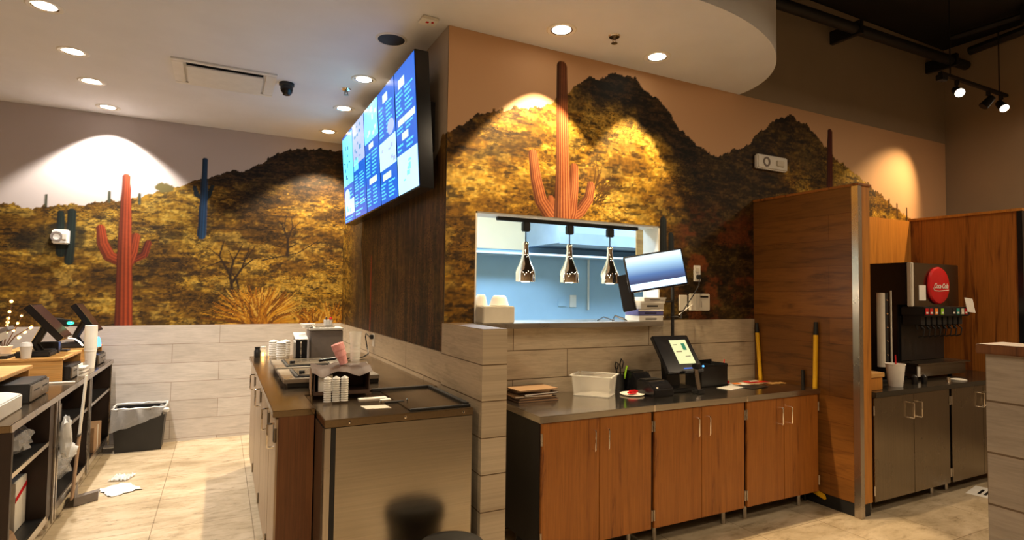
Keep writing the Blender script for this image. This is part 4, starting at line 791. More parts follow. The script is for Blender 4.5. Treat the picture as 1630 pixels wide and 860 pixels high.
# cup dispenser tubes
t = thing('cup_dispenser', 'upright cup dispenser tubes left of the soda fountain', 'cup dispenser', (3.60, -.62, .912))
part('base', MB().box(3.40, 3.80, -.72, -.42, .9125, .935), M['dark'], t, bevel=.004); part('back_post', MB().box(3.42, 3.78, -.47, -.44, .935, 1.62), M['black'], t)
part('cup_tube', MB().cyl((3.50, -.58, 1.06), (3.50, -.58, 1.58), .058, .062, 24), M['steelz'], t); part('tube_collar', MB().lathe((3.50, -.58, 1.05), [(.05, 0), (.066, .01), (.066, .035), (.058, .04)], 24), M['dark'], t)
part('lid_tube', MB().cyl((3.655, -.66, 1.04), (3.655, -.66, 1.66), .03, n=18), M['offw'], t)
part('lid_rail', MB().box(3.69, 3.725, -.68, -.65, .935, 1.66), M['black'], t); 
for k in range(5): part('rail_stud', MB().ball((3.707, -.683, 1.14 + k * .115), .008, n=8), M['chrome'], t)
part('straw_rod', MB().cyl((3.765, -.68, .935), (3.765, -.68, 1.68), .007, n=10), M['offw'], t)
t = thing('paper_cup', 'white paper cup with red straw on the soda counter', 'cup', (3.52, -.845, .9125))
part('cup_wall', MB().lathe((3.52, -.845, .9125), [(.001, 0), (.048, 0), (.05, .004), (.068, .172), (.071, .175), (.071, .181), (.066, .181), (.046, .006), (.001, .005)], 32), M['paper'], t)
part('straw', MB().tube([(3.53, -.845, .93), (3.545, -.835, 1.10), (3.55, -.83, 1.16)], .005, 8), M['red'], t)
t = thing('napkin_caddy', 'small amber wooden caddy at the left end of soda counter', 'caddy', (3.16, -.80, .9125))
part('caddy_box', MB().box(3.06, 3.25, -.90, -.72, .9125, 1.01), M['cherryl'], t, bevel=.003); part('caddy_lip', MB().box(3.055, 3.262, -.91, -.71, 1.01, 1.045), M['oak'], t, bevel=.003)
part('caddy_handle', MB().tube([(3.10, -.80, 1.045), (3.15, -.80, 1.11), (3.22, -.80, 1.046)], .006, 8), M['dark'], t)
for k, (x, y, r_, m_, lb) in enumerate(((3.80, -.84, .022, 'dark', 'small black pot left of the drip tray'), (3.90, -.86, .02, 'dark', 'small black pot nearest the drip tray'))):
    solo('condiment_pot', MB().lathe((x, y, .9125), [(.001, 0), (r_, 0), (r_ * 1.1, .06), (r_ * .5, .075), (.001, .075)], 14), M[m_], lb, 'pot', (x, y, .9125), 'small black pots on the soda counter')
solo('lid_on_counter', MB().lathe((4.43, -.86, .9125), [(.001, 0), (.06, 0), (.062, .006), (.04, .012), (.001, .012)], 24), M['white'], 'flat white lid lying before the soda fountain', 'lid', (4.43, -.86, .9125))
solo('chrome_tap_part', MB().cyl((4.23, -.88, .9125), (4.23, -.88, .95), .016, .012, 12), M['chrome'], 'small shiny metal knob on the counter before the drip tray', 'knob', (4.23, -.88, .9125))
t = thing('floor_sheet', 'white printed sheet on the floor by the stainless cabinets', 'paper', (4.5, -1.0, 0))
part('sheet', MB().slab((4.30, -1.16, .0005), (.30, .06, 0), (-.03, .19, 0), (0, 0, .002)), M['paper'], t); part('print_lines', MB().slab((4.36, -1.12, .0026), (.18, .036, 0), (-.004, .02, 0), (0, 0, .0005)).slab((4.352, -1.08, .0026), (.2, .04, 0), (-.004, .02, 0), (0, 0, .0005)).slab((4.346, -1.04, .0026), (.16, .032, 0), (-.004, .02, 0), (0, 0, .0005)), M['dark'], t)

# ------------------------------------------------------------------ prep fridge and staff-side cabinets along the menu wall
TZ = 1.0
M['toprow'] = steel('mural_reflection_steel', (.34, .26, .17), .2, 'y'); M['pale'] = wood('pale_laminate', (.36, .25, .15), (.42, .30, .19), (.46, .34, .22)); M['fridge'] = steel('fridge_steel', (.50, .45, .38), .2, 'x')  # brown reflection of the mural is painted into the worktop steel
FX0, FX1, FY0, FY1 = -.838, -.06, -.64, .06
t = thing('prep_fridge', 'stainless undercounter fridge with bare steel side facing the room', 'fridge', ((FX0 + FX1) / 2, -.3, 0))
part('body', MB().box(FX0 + .012, FX1, FY0 + .006, FY1, .09, .955), M['black'], t)
part('side_panel', MB().box(FX0 + .055, FX1 - .004, FY0 - .002, FY0 + .006, .09, .952), M['fridge'], t)
part('corner_post', MB().box(FX0 + .002, FX0 + .03, FY0 - .004, FY0 + .02, .09, .952), M['steelz'], t); part('gasket', MB().box(FX0 + .031, FX0 + .054, FY0, FY0 + .006, .09, .952), M['black'], t)
part('door', MB().box(FX0 - .002, FX0 + .011, FY0 + .03, -.36, .09, .95), M['steeld'], t)
part('top', MB().box(FX0, FX1, FY0 - .008, FY1, .956, .994), M['toprow'], t, bevel=.003)
part('lid_frame', MB().box(-.40, FX1 + .0, FY0 + .03, FY0 + .055, .9945, 1.004).box(FX1 - .03, FX1, FY0 + .055, FY1, .9945, 1.012).box(-.45, FX1 - .03, FY1 - .03, FY1, .9945, 1.012), M['black'], t, bevel=.002)
part('lid_panel', MB().box(-.40, FX1 - .032, FY0 + .057, FY1 - .032, .9945, .999), M['toprow'], t)
for xx in (-.72, -.44, -.12): part('rivet', MB().ball((xx, FY0 - .009, .975), .008, n=8), M['chrome'], t)
part('hinge_plate', MB().box(-.47, -.36, -.36, -.33, .9945, 1.002), M['dark'], t, bevel=.002); 
for xx in (-.49, -.34): part('hinge_knob', MB().ball((xx, -.345, 1.004), .009, n=8), M['chrome'], t)
for xx in (FX0 + .06, FX1 - .06):
    for yy in (FY0 + .07, FY1 - .07): part('caster', MB().cyl((xx - .015, yy, .04), (xx + .015, yy, .04), .04, n=16).box(xx - .01, xx + .01, yy - .01, yy + .01, .06, .09), M['dark'], t)
part('side_label', MB().box(FX1 - .024, FX1 - .008, FY0 - .0035, FY0 - .002, .20, .31), M['white'], t)
t = thing('staff_worktop', 'steel worktop tinted by painted mural reflection under the menu screens', 'countertop', (-.5, 1.2, .966))
part('top', MB().prism([(-1.048, -.36), (-.8425, -.36), (-.8425, .064), (-.014, .064), (-.014, 2.3), (-1.048, 2.3)], .966, TZ), M['toprow'], t, bevel=.003)
LB = ['narrow dark cherry end cabinet beside the fridge', 'pale staff-side cabinet next to the fridge under the worktop', 'pale staff-side cabinet in the middle under the brown worktop', 'farthest pale staff-side cabinet under the brown worktop']
for k, (a, b) in enumerate(((-.355, .062), (.066, .80), (.804, 1.55), (1.554, 2.295))):
    t = thing('staff_cabinet', LB[k], 'cabinet', (-1, (a + b) / 2, 0), 'staff-side cabinets along the menu wall'); xb = -.8445 if k == 0 else -.015
    part('body', MB().box(-1.008, xb, a + (.014 if k == 0 else .001), b - .001, .1, .965), M['black'], t)
    if k == 0: part('end_panel', MB().box(-1.02, xb, a, a + .013, .02, .965), M['cherryd'], t)
    part('kick_shade_board', MB().box(-.96, -.95, a + .01, b - .01, 0, .1), M['black'], t)
    d = part('door', MB().box(-1.03, -1.009, a + .004, b - .004, .11, .955), M['pale'], t, bevel=.002)
    hy = a + .07; hz = .80
    part('handle', MB().tube([(-1.03, hy, hz), (-1.062, hy, hz), (-1.066, hy, hz + .006), (-1.066, hy, hz + .114), (-1.062, hy, hz + .12), (-1.03, hy, hz + .12)], .0055, 8), M['chrome'], d)
    part('lock_slot', MB().box(-1.0315, -1.0298, hy + .06, hy + .09, hz + .01, hz + .1), M['black'], d)
    part('hinge', MB().cyl((-1.034, a - .0 + .002, .15), (-1.034, a + .002, .22), .007, n=8).cyl((-1.034, a + .002, .84), (-1.034, a + .002, .91), .007, n=8), M['steeld'], t)
# appliances on the staff worktop
for k, (y0, y1, x1, lb) in enumerate(((.33, .85, -.33, 'nearer flat warming tray with black lid on the staff worktop'), (.90, 1.45, -.42, 'farther flat warming tray with black lid on the staff worktop'))):
    t = thing('warming_tray', lb, 'warming tray', (-.6, (y0 + y1) / 2, TZ + .001), 'warming trays on the staff worktop')
    part('tray_base', MB().box(-.91, x1, y0 + .02, y1 - .02, TZ + .001, TZ + .03), M['dark'], t, bevel=.003)
    part('tray_deck', MB().box(-.935, x1, y0, y1, TZ + .031, TZ + .056), M['steel'], t, bevel=.003)
    part('black_rim', MB().box(-.86, x1 - .12, y0 + .06, y1 - .08, TZ + .057, TZ + .064), M['black'], t, bevel=.003); part('lid', MB().box(-.84, x1 - .14, y0 + .08, y1 - .10, TZ + .065, TZ + .07), M['steeld'], t)
    part('knob', MB().cyl((-.81, y0 + .15, TZ + .07), (-.81, y0 + .15, TZ + .088), .018, n=12), M['black'], t)
    part('scoop_handle', MB().tube([(-.70 + .08 * k, y0 + .12, TZ + .085), (-.58 + .08 * k, y0 + .16, TZ + .09), (-.52 + .08 * k, y0 + .2, TZ + .12)], .011, 8), M['white' if k == 0 else 'blackg'], t)
t = thing('supply_bin', 'grey square bin with white lid on the staff worktop', 'bin', (-.475, 1.72, TZ + .001))
part('bin_body', MB().box(-.61, -.34, 1.60, 1.86, TZ + .001, 1.275), M['greyb'], t, bevel=.006); part('bin_lid', MB().box(-.62, -.335, 1.59, 1.87, 1.276, 1.295), M['white'], t, bevel=.005)
part('lid_rack', MB().box(-.56, -.40, 1.66, 1.80, 1.296, 1.31), M['steel'], t, bevel=.003)
t = thing('utensil_cup', 'small cup of red and white utensils on top of grey bin', 'utensil cup', (-.45, 1.72, 1.311))
part('cup', MB().cyl((-.45, 1.72, 1.311), (-.45, 1.72, 1.36), .035, .04, 16), M['film'], t); part('utensils', MB().cyl((-.46, 1.72, 1.32), (-.47, 1.70, 1.385), .006, n=6).cyl((-.44, 1.72, 1.32), (-.43, 1.73, 1.38), .006, n=6), M['dark'], t); part('red_cap', MB().ball((-.43, 1.70, 1.37), .016, n=8), M['red'], t)
solo('white_dish', MB().lathe((-.628, 1.66, 1.296), [(.001, 0), (.04, 0), (.062, .03), (.064, .034), (.001, .036)], 20), M['white'], 'white dish overhanging the left side of the grey bin lid', 'dish', (-.628, 1.66, 1.296))
t = thing('black_dispenser', 'tall black dispenser with slanted white top left of grey bin', 'dispenser', (-.695, 1.62, TZ + .001))
part('case', MB().prism([(1.52, TZ + .001), (1.70, TZ + .001), (1.70, 1.24), (1.52, 1.20)], -.735, -.645, 'x'), M['blackg'], t, bevel=.005); part('top_flap', MB().slab((-.74, 1.515, 1.204), (.1, 0, 0), (0, .19, .042), (0, 0, .008)), M['white'], t); part('chrome_strip', MB().box(-.70, -.69, 1.5165, 1.5195, 1.03, 1.19), M['chrome'], t)
cup0 = None
for k, (x, y, lb) in enumerate(((-.81, 1.95, 'white cup stack left of the black dispenser, nearest the camera'), (-.76, 2.08, 'white cup stack behind the first by the far end'), (-.86, 2.10, 'white cup stack leftmost at the worktop far end'))):
    if cup0 is None:
        cup0 = thing('cup_stack', lb, 'cup stack', (x, y, TZ + .001), 'white cup stacks at the worktop far end')
        pr = [(.001, 0), (.034, 0)]; 
        for q in range(7): pr += [(.036, .02 + q * .02), (.042, .022 + q * .02), (.042, .028 + q * .02)]
        part('cups', MB().lathe((x, y, TZ + .001), pr + [(.001, .165)], 20), M['white'], cup0)
    else: dup(cup0, (x, y, TZ + .001), lb)
for k, (x, y, m_, lb) in enumerate(((-.99, 2.18, 'dark', 'black jar at the far left corner of the staff worktop'), (-.94, 2.22, 'lwarm', 'glowing amber jar beside the black jar'), (-.87, 2.24, 'lwarm', 'second glowing amber jar right of the first'))):
    t = thing('jar', lb, 'jar', (x, y, TZ + .001), 'jars at the far end of the staff worktop')
    part('glass', MB().lathe((x, y, TZ + .001), [(.001, 0), (.026, 0), (.028, .01), (.028, .06), (.02, .072), (.02, .08), (.001, .08)], 16), M['dark'] if k == 0 else M['clearp'], t)
    part('lid', MB().cyl((x, y, TZ + .0815), (x, y, TZ + .095), .023, n=14), M['white' if k else 'dark'], t)
    if k: part('candle', MB().cyl((x, y, TZ + .006), (x, y, TZ + .04), .012, n=10), M['lwarm'], t)
# napkin box draped in a brown bag with cups
t = thing('napkin_box', 'open dark box draped with brown paper on fridge edge', 'box', (-.64, .06, TZ + .0125), rz=math.radians(-6), local=True)
part('case', MB().box(-.15, .16, -.14, -.134, 0, .02).box(-.15, .16, .15, .156, 0, .13).box(-.156, -.15, -.14, .156, 0, .13).box(.155, .16, -.13, .15, 0, .13).box(-.15, .155, -.13, .15, 0, .006), M['brown'], t, smooth=False)
def drape(seed, w0, w1, d0, d1, z0, amp, front):
    rnd = random.Random(seed); n, k = 14, 8; vs = []; fs = []
    for j in range(k + 1):
        for i in range(n + 1):
            x = w0 + (w1 - w0) * i / n; v = j / k; y = d0 + (d1 - d0) * v; z_ = z0 + amp * math.sin(i * .9 + seed) * .4 + amp * rnd.uniform(-.5, .5)
            if j == 0: z_ -= front * (.7 + .3 * math.sin(i * .7)); y -= .012
            vs.append((x, y, z_))
    N = len(vs); vs += [(a, b, c - .002) for a, b, c in vs]
    for j in range(k):
        for i in range(n): q = j * (n + 1) + i; fs += [(q, q + 1, q + n + 2, q + n + 1), (N + q, N + q + n + 1, N + q + n + 2, N + q + 1)]
    return MB().add(vs, fs)
part('brown_drape', drape(2, -.17, .17, -.15, .16, .145, .014, .03), M['brown'], t)
part('side_flap', MB().slab((-.172, -.15, .002), (.004, 0, 0), (0, .3, 0), (0, 0, .13)), M['tan'], t)
part('white_napkins', MB().box(-.13, -.05, -.10, .1, .0065, .11), M['paper'], t)
t = thing('clear_cup_stack', 'tall stack of clear plastic cups on the draped box', 'cup stack', (-.545, .10, TZ + .165))
pr = [(.001, 0), (.026, 0)]
for q in range(6): pr += [(.030, .03 + q * .022), (.034, .032 + q * .022)]
part('cups', MB().lathe((-.545, .10, TZ + .165), pr + [(.040, .20), (.037, .20), (.026, .02), (.001, .02)], 20), M['clearp'], t)
solo('pink_cup_stack', MB().lathe((0, 0, 0), [(.001, 0), (.024, 0), (.030, .05), (.034, .052), (.034, .09), (.038, .092), (.038, .13), (.001, .135)], 16).xf(Matrix.Translation((-.615, .08, TZ + .172)) @ Matrix.Rotation(-.35, 4, 'Y')), M['pink'], 'pink crumpled plastic cups leaning beside the clear cup stack', 'cup stack', (-.62, .08, TZ + .17))
lid0 = None
for k, (x, lb) in enumerate(((-.762, 'rippled stack of clear lids before the draped box, leftmost'), (-.716, 'rippled stack of clear lids before the draped box, middle'), (-.670, 'rippled stack of clear lids before the draped box, rightmost'))):
    if lid0 is None:
        pr = [(.001, 0)]
        for q in range(11): pr += [(.022, q * .0125 + .001), (.018, q * .0125 + .0065)]
        lid0 = solo('lid_stack', MB().lathe((x, -.24, TZ + .0055), pr + [(.001, .14)], 16), M['film'], lb, 'lid stack', (x, -.24, TZ + .0055), 'clear lid stacks on the fridge')
    else: dup(lid0, (x, -.24, TZ + .0055), lb)
solo('flat_card', MB().slab((-.60, -.47, .9948), (.13, -.02, 0), (-.01, .09, 0), (0, 0, .002)), M['offw'], 'grey flat card lying on the fridge top', 'card', (-.55, -.42, .995))
solo('paper_strip', MB().slab((-.58, -.215, .9948), (.16, .0, 0), (0, .05, 0), (0, 0, .006)), M['paper'], 'white folded strip right of the clear lid stacks', 'paper', (-.5, -.2, .995)); solo('small_label', MB().slab((-.47, -.27, .9948), (.06, .01, 0), (0, .035, 0), (0, 0, .004)), M['paper'], 'small white label lying right of the white folded strip', 'paper', (-.45, -.26, .995))
t = thing('wall_outlet', 'white adapter plugged in at the mural edge under the menu screens', 'outlet', (-.012, 1.85, 1.22))
part('cover_plate', MB().box(-.018, -.0125, 1.80, 1.88, 1.10, 1.22), M['white'], t, bevel=.002); part('plug', MB().box(-.05, -.0185, 1.82, 1.86, 1.17, 1.21), M['black'], t, bevel=.004)
solo('appliance_cord', MB().tube([(-.05, 1.84, 1.19), (-.06, 1.95, 1.215), (-.05, 2.02, 1.18), (-.045, 1.98, 1.10), (-.05, 1.88, 1.03), (-.12, 1.78, 1.012), (-.30, 1.7, 1.012)], .006, 8), M['dark'], 'dark cord hanging down the tiled wall to the worktop', 'cable', (-.05, 1.9, 1.05))

# ------------------------------------------------------------------ service counter with registers at the left
SX = -2.26; SB = -3.0
def open_unit(y0, y1, label, thick=.03, filler=0):
    t = thing('open_counter_base', label, 'shelf unit', (-2.6, (y0 + y1) / 2, 0), 'open shelf units under the service counter')
    part('back_panel', MB().box(SB + .01, SB + .03, y0, y1, .12, .862), M['black'], t)
    part('side_panel', MB().box(SB + .031, SX, y0, y0 + thick, .12, .862), M['black'], t); part('side_panel', MB().box(SB + .031, SX, y1 - thick - filler, y1, .12, .862), M['dbrown'], t)
    a, b = y0 + thick + .001, y1 - thick - filler - .001
    part('shelf', MB().box(SB + .031, SX - .01, a, b, .60, .62), M['dark'], t); part('shelf_edge', MB().box(SX - .009, SX, a, b, .598, .624), M['steelz'], t)
    part('bottom', MB().box(SB + .031, SX - .01, a, b, .12, .14), M['dark'], t); part('bottom_edge', MB().box(SX - .009, SX + .002, a, b, .10, .15), M['steelz'], t)
    for yy in (y0 + .02, y1 - .02): part('front_post', MB().box(SX + .001, SX + .0115, yy - .015, yy + .015, .06, .862), M['steelz'], t, bevel=.002); 
    for yy in (y0 + .05, y1 - .05):
        for xx in (SX - .05, SB + .08): part('leg', MB().cyl((xx, yy, 0), (xx, yy, .12), .018, n=10), M['steelz'], t)
    return t
open_unit(.33, 1.28, 'open shelf unit under the counter, nearest, with brown wood end', .025, .12); open_unit(1.30, 2.36, 'middle open shelf unit under the service counter, behind the dustpan'); open_unit(2.38, 3.40, 'farthest open shelf unit under the counter, beside the trash bin')
solo('counter_end_panel', MB().box(SB, SX + .02, .302, .328, 0, .86), M['dbrown'], 'dark brown wooden end panel at the bottom left corner', 'panel', (-2.6, .315, 0))
t = thing('service_worktop', 'long steel-edged service counter top at the left', 'countertop', (-2.6, 1.8, .863))
part('top', MB().box(SB - .05, SX + .012, .30, 3.42, .863, .90), M['toprow'], t, bevel=.003); part('front_lip', MB().box(SX + .0125, SX + .018, .30, 3.42, .8635, .899), M['steelz'], t)
CT = .9005
solo('receipt_printer', MB().prism([(-2.62, CT), (-2.33, CT), (-2.33, CT + .085), (-2.40, CT + .10), (-2.62, CT + .10)], .42, .82, 'y'), M['white'], 'white printer on the near end of the service counter', 'printer', (-2.45, .6, CT), bevel=.006)
def drawer(x0, x1, y0, y1, z0, h, label):
    t = thing('cash_drawer', label, 'cash drawer', ((x0 + x1) / 2, (y0 + y1) / 2, z0), 'black cash drawers on the service counter')
    part('case', MB().box(x0, x1, y0, y1, z0, z0 + h), M['dark'], t, bevel=.004); f = part('drawer_front', MB().box(x1 + .0005, x1 + .012, y0 + .005, y1 - .005, z0 + .008, z0 + h - .012), M['steeld'], t, bevel=.002)
    part('cash_slot', MB().box(x1 + .0125, x1 + .014, y0 + .05, y0 + .16, z0 + h * .55, z0 + h * .62), M['black'], f); part('lock', MB().cyl((x1 + .012, (y0 + y1) / 2 + .02, z0 + h * .4), (x1 + .017, (y0 + y1) / 2 + .02, z0 + h * .4), .01, n=12), M['chrome'], f); part('cash_slot', MB().box(x1 + .0125, x1 + .014, y1 - .16, y1 - .05, z0 + h * .55, z0 + h * .62), M['black'], f)
drawer(-2.75, -2.34, 1.0, 1.40, CT, .115, 'nearest black cash drawer with steel front below the wooden shelf')
drawer(-2.72, -2.33, 2.02, 2.40, CT, .10, 'cash drawer inside the wooden box stand under the large register')
drawer(-2.66, -2.30, 2.93, 3.28, CT, .10, 'farthest cash drawer under the rear register')
def riser(x0, x1, y0, y1, z1, label, closed=True):
    t = thing('wooden_riser', label, 'wooden stand', ((x0 + x1) / 2, (y0 + y1) / 2, CT), 'wooden stands on the service counter')
    part('top_board', MB().box(x0, x1, y0, y1, z1 - .022, z1), M['oak'], t, bevel=.003)
    part('side_board', MB().box(x0 + .004, x1 - .004, y0 + .003, y0 + .022, CT, z1 - .0225), M['oak'], t, bevel=.002); part('side_board', MB().box(x0 + .004, x1 - .004, y1 - .022, y1 - .003, CT, z1 - .0225), M['oak'], t, bevel=.002)
    part('back_board', MB().box(x0 + .004, x0 + .02, y0 + .0225, y1 - .0225, CT, z1 - .0225), M['oak'], t)
riser(-3.02, -2.47, .62, 1.62, 1.075, 'pale wooden stand nearest the camera over the first cash drawer') if False else None
t = thing('wooden_riser', 'pale wooden shelf board over the nearest cash drawer', 'wooden stand', (-2.75, 1.2, CT), 'wooden stands on the service counter')
part('top_board', MB().box(-3.04, -2.465, .55, 1.60, 1.045, 1.07), M['oak'], t, bevel=.003); part('side_board', MB().box(-3.03, -2.77, .56, .58, CT, 1.0445), M['oak'], t); part('side_board', MB().box(-3.03, -2.48, 1.57, 1.59, CT, 1.0445), M['oak'], t)
riser(-3.03, -2.365, 1.95, 2.62, 1.075, 'wooden box stand carrying the big tilted register screen')
riser(-2.95, -2.40 if False else -2.33, 2.86, 3.36, 1.06, 'small wooden stand carrying the rear register')
def register(c, ang, L, W_, label, zb):
    t = thing('register_terminal', label, 'cash register', (c[0], c[1], zb), 'register terminals on the service counter')
    ax = Vector((math.cos(ang), 0, -math.sin(ang))); nr = Vector((math.sin(ang), 0, math.cos(ang))); o = Vector(c) - ax * L / 2
    part('display_case', MB().slab(o, ax * L, (0, W_, 0), -nr * .05), M['blackg'], t, bevel=.004)
    part('bezel_edge', MB().slab(o + nr * .0005, ax * L, (0, .007, 0), nr * .002), M['steelz'], t)
    part('display_glass', MB().slab(o + ax * .015 + Vector((0, .015, 0)) + nr * .0005, ax * (L - .03), (0, W_ - .03, 0), nr * .0015), mat('glass_' + str(round(c[1])), (.035, .014, .010), .38, spec=.3), t)
    part('stand_arm', MB().tube([tuple(Vector(c) + Vector((-.03, W_ / 2, -.03))), (c[0] - .10, c[1] + W_ / 2, zb + .10), (c[0] - .06, c[1] + W_ / 2, zb + .02)], .03, 10), M['dark'], t)
    part('stand_base', MB().box(c[0] - .2, c[0] + .02, c[1] + .03, c[1] + W_ - .03, zb + .001, zb + .045), M['black'], t, bevel=.01)
register((-2.49, 2.03, 1.355), math.radians(50), .34, .30, 'big register screen leaning back on the wooden box stand', 1.0755)
register((-2.395, 2.93, 1.345), math.radians(56), .31, .28, 'rear register screen with blue glow below, near the wall', 1.0605)
t = thing('card_reader', 'grey card reader tilted on a black base left of register', 'card reader', (-2.72, 1.95, 1.0755))
part('reader_body', MB().slab((-2.88, 2.0, 1.20), (.17, 0, .09), (0, .16, 0), (-.012, 0, .03)), M['greyb'], t, bevel=.004); part('reader_screen', MB().slab((-2.875, 1.998, 1.205), (.15, 0, .08), (0, -.002, 0), (.02, 0, -.05)), M['offw'], t)
part('reader_base', MB().tube([(-2.78, 2.08, 1.24), (-2.82, 2.08, 1.15), (-2.80, 2.08, 1.10)], .03, 10).box(-2.90, -2.71, 2.0, 2.16, 1.0765, 1.10), M['black'], t)
t = thing('barcode_scanner', 'black barcode scanner with green light behind the register', 'scanner', (-2.50, 2.53, 1.0755))
part('scanner_stand', MB().tube([(-2.50, 2.53, 1.09), (-2.52, 2.53, 1.2), (-2.50, 2.53, 1.30)], .014, 8).box(-2.56, -2.44, 2.48, 2.58, 1.0765, 1.09), M['black'], t); part('scanner_head', MB().slab((-2.57, 2.49, 1.30), (.13, 0, -.02), (0, .08, 0), (.01, 0, .06)), M['dark'], t, bevel=.01); part('green_lamp', MB().ball((-2.43, 2.485, 1.315), .022, (1.2, 1, .6), 10), M['lgreen'], t)
solo('blue_indicator', MB().lathe((-2.335, 3.10, 1.061), [(.001, 0), (.032, 0), (.03, .04), (.018, .085), (.001, .09)], 14), M['lblue'], 'glowing blue lamp under the rear register screen', 'indicator lamp', (-2.33, 3.10, 1.061))
t = thing('receipt_roll', 'white receipt paper curling from below the big register', 'receipt', (-2.36, 2.25, 1.08))
pts = [(-2.47, 1.175), (-2.43, 1.195), (-2.38, 1.19), (-2.345, 1.165), (-2.32, 1.13)]; vs = []; fs = []
for (x, z_) in pts: vs += [(x, 2.345, z_), (x, 2.42, z_)]
n_ = len(vs); vs += [(a + .001, b, c - .0015) for a, b, c in vs]
for i in range(len(pts) - 1): q = 2 * i; fs += [(q, q + 1, q + 3, q + 2), (n_ + q, n_ + q + 2, n_ + q + 3, n_ + q + 1)]
part('paper_curl', MB().add(vs, fs), M['paper'], t); part('receipt_printer_body', MB().box(-2.60, -2.475, 2.345, 2.42, 1.0765, 1.17), M['dark'], t, bevel=.006)
t = thing('white_canister', 'tall white paper cup stack standing right of the register', 'cup stack', (-2.325, 2.74, CT))
part('outer_sleeve', MB().cyl((-2.325, 2.74, CT + .17), (-2.325, 2.74, CT + .38), .048, .048, 24), M['white'], t, bevel=.003); part('lower_cup', MB().lathe((-2.325, 2.74, CT), [(.001, 0), (.034, 0), (.045, .15), (.048, .152), (.048, .17), (.001, .17)], 24), M['paper'], t)
solo('small_printed_cup', MB().lathe((-2.60, 1.995, 1.0765), [(.001, 0), (.03, 0), (.038, .09), (.04, .092), (.03, .12), (.001, .125)], 18), M['white'], 'white cup with lid standing on the wooden box before the reader', 'cup', (-2.60, 1.995, 1.0765))
t = thing('string_lights', 'warm glowing decorative twig lights at the far left edge', 'lights', (-2.84, 2.1, 1.0765))
rnd = random.Random(9); tw = MB(); bl_ = MB()
for k in range(7):
    x1, z1 = -2.84 + rnd.uniform(-.14, .22), 1.28 + rnd.uniform(.0, .26); tw.tube([(-2.84, 2.4, 1.10), (-2.84 + (x1 + 2.84) * .4, 2.4, 1.22), (x1, 2.4 + rnd.uniform(-.04, .04), z1)], .004, 5)
    for q in range(3): f = .55 + .2 * q; bl_.ball((-2.84 + (x1 + 2.84) * f, 2.39, 1.10 + (z1 - 1.10) * f), .009 + .005 * rnd.random(), n=8)
part('twigs', tw, M['brown'], t); part('bulbs', bl_, M['lwarm'], t); part('pot', MB().cyl((-2.84, 2.4, 1.0765), (-2.84, 2.4, 1.14), .05, .06, 16), M['offw'], t)
light('twig_glow', 'POINT', (-2.84, 2.32, 1.32), 1.5, (1, .55, .2), None, .05)
solo('cyan_lamp', MB().ball((-2.93, 2.24, 1.31), .034, (1, .5, 1.3), 12).cyl((-2.93, 2.24, 1.0765), (-2.93, 2.24, 1.27), .012, n=8), M['lcyan'], 'small cyan glowing lamp at the left photo edge', 'lamp', (-2.93, 2.24, 1.0765))
t = thing('metal_stop', 'flat steel bracket plate standing on the counter between drawers', 'bracket', (-2.30, 2.52, CT))
part('plate', MB().slab((-2.34, 2.45, CT), (0, .22, 0), (.004, 0, 0), (0, 0, .075)), M['steelz'], t); part('bar', MB().box(-2.56, -2.26, 1.80, 1.83, CT, CT + .012), M['white'], t, bevel=.003)
for k, lb in enumerate(('lowest white plastic rail clip beside the wooden box stand', 'middle white plastic rail clip beside the wooden box stand', 'top white plastic rail clip beside the wooden box stand')):
    solo('white_clip', MB().box(-2.318, -2.27, 2.20, 2.36, CT + .0 + k * .03, CT + .008 + k * .03).box(-2.318, -2.31, 2.20, 2.36, CT + .008 + k * .03, CT + .0295 + k * .03), M['white'], lb, 'clip', (-2.29, 2.28, CT + k * .03), 'white clips beside the wooden box')
# contents of the open shelves
t = thing('shipping_box', 'white carton with a red stripe on the lowest shelf', 'carton', (-2.45, 1.05, .1405))
part('carton', MB().box(-2.62, -2.36, .90, 1.12, .141, .44), M['offw'], t, bevel=.003); part('red_stripe', MB().slab((-2.359, .90, .32), (0, .22, .05), (.001, 0, 0), (0, 0, .03)), M['red'], t); part('flap', MB().slab((-2.62, .86, .40), (.24, 0, 0), (0, .035, .04), (0, 0, .003)), M['paper'], t)
solo('crumpled_paper_bag', MB().crumple((-2.42, .62, .20), .12, .2, .055, 16, .5, 4), M['tan'], 'crumpled brown paper bag on the lowest shelf at the corner', 'paper bag', (-2.42, .62, .141))
solo('plastic_bag_bundle', MB().crumple((-2.40, .85, .70), .12, .24, .075, 18, .35, 8), M['bag'], 'dark bundled clear plastic bags on the upper shelf', 'plastic bag', (-2.40, .85, .6205))
solo('hanging_plastic_bag', MB().crumple((-2.215, 1.36, .60), .035, .06, .14, 14, .35, 5).crumple((-2.205, 1.42, .49), .045, .075, .05, 14, .4, 6), M['film'], 'white plastic bag hanging from the first open shelf', 'plastic bag', (-2.22, 1.4, .45))
solo('spray_carton', MB().box(-2.50, -2.33, 1.55, 1.80, .6205, .76), M['greyb'], 'grey packet on the upper shelf of middle unit', 'packet', (-2.4, 1.68, .6205), bevel=.006); solo('shelf_bag', MB().crumple((-2.40, 2.0, .242), .1, .2, .1, 16, .4, 11), M['bag'], 'crumpled clear bag on the lowest shelf of middle unit', 'plastic bag', (-2.36, 2.0, .1405))
t = thing('brown_carton', 'brown carton on the shelf near the trash bin', 'carton', (-2.36, 2.95, .27)); part('carton', MB().box(-2.46, -2.275, 2.75, 3.1, .1405, .36), M['tan'], t, bevel=.003); part('tape', MB().box(-2.2745, -2.2735, 2.9, 2.94, .1405, .36), M['offw'], t)
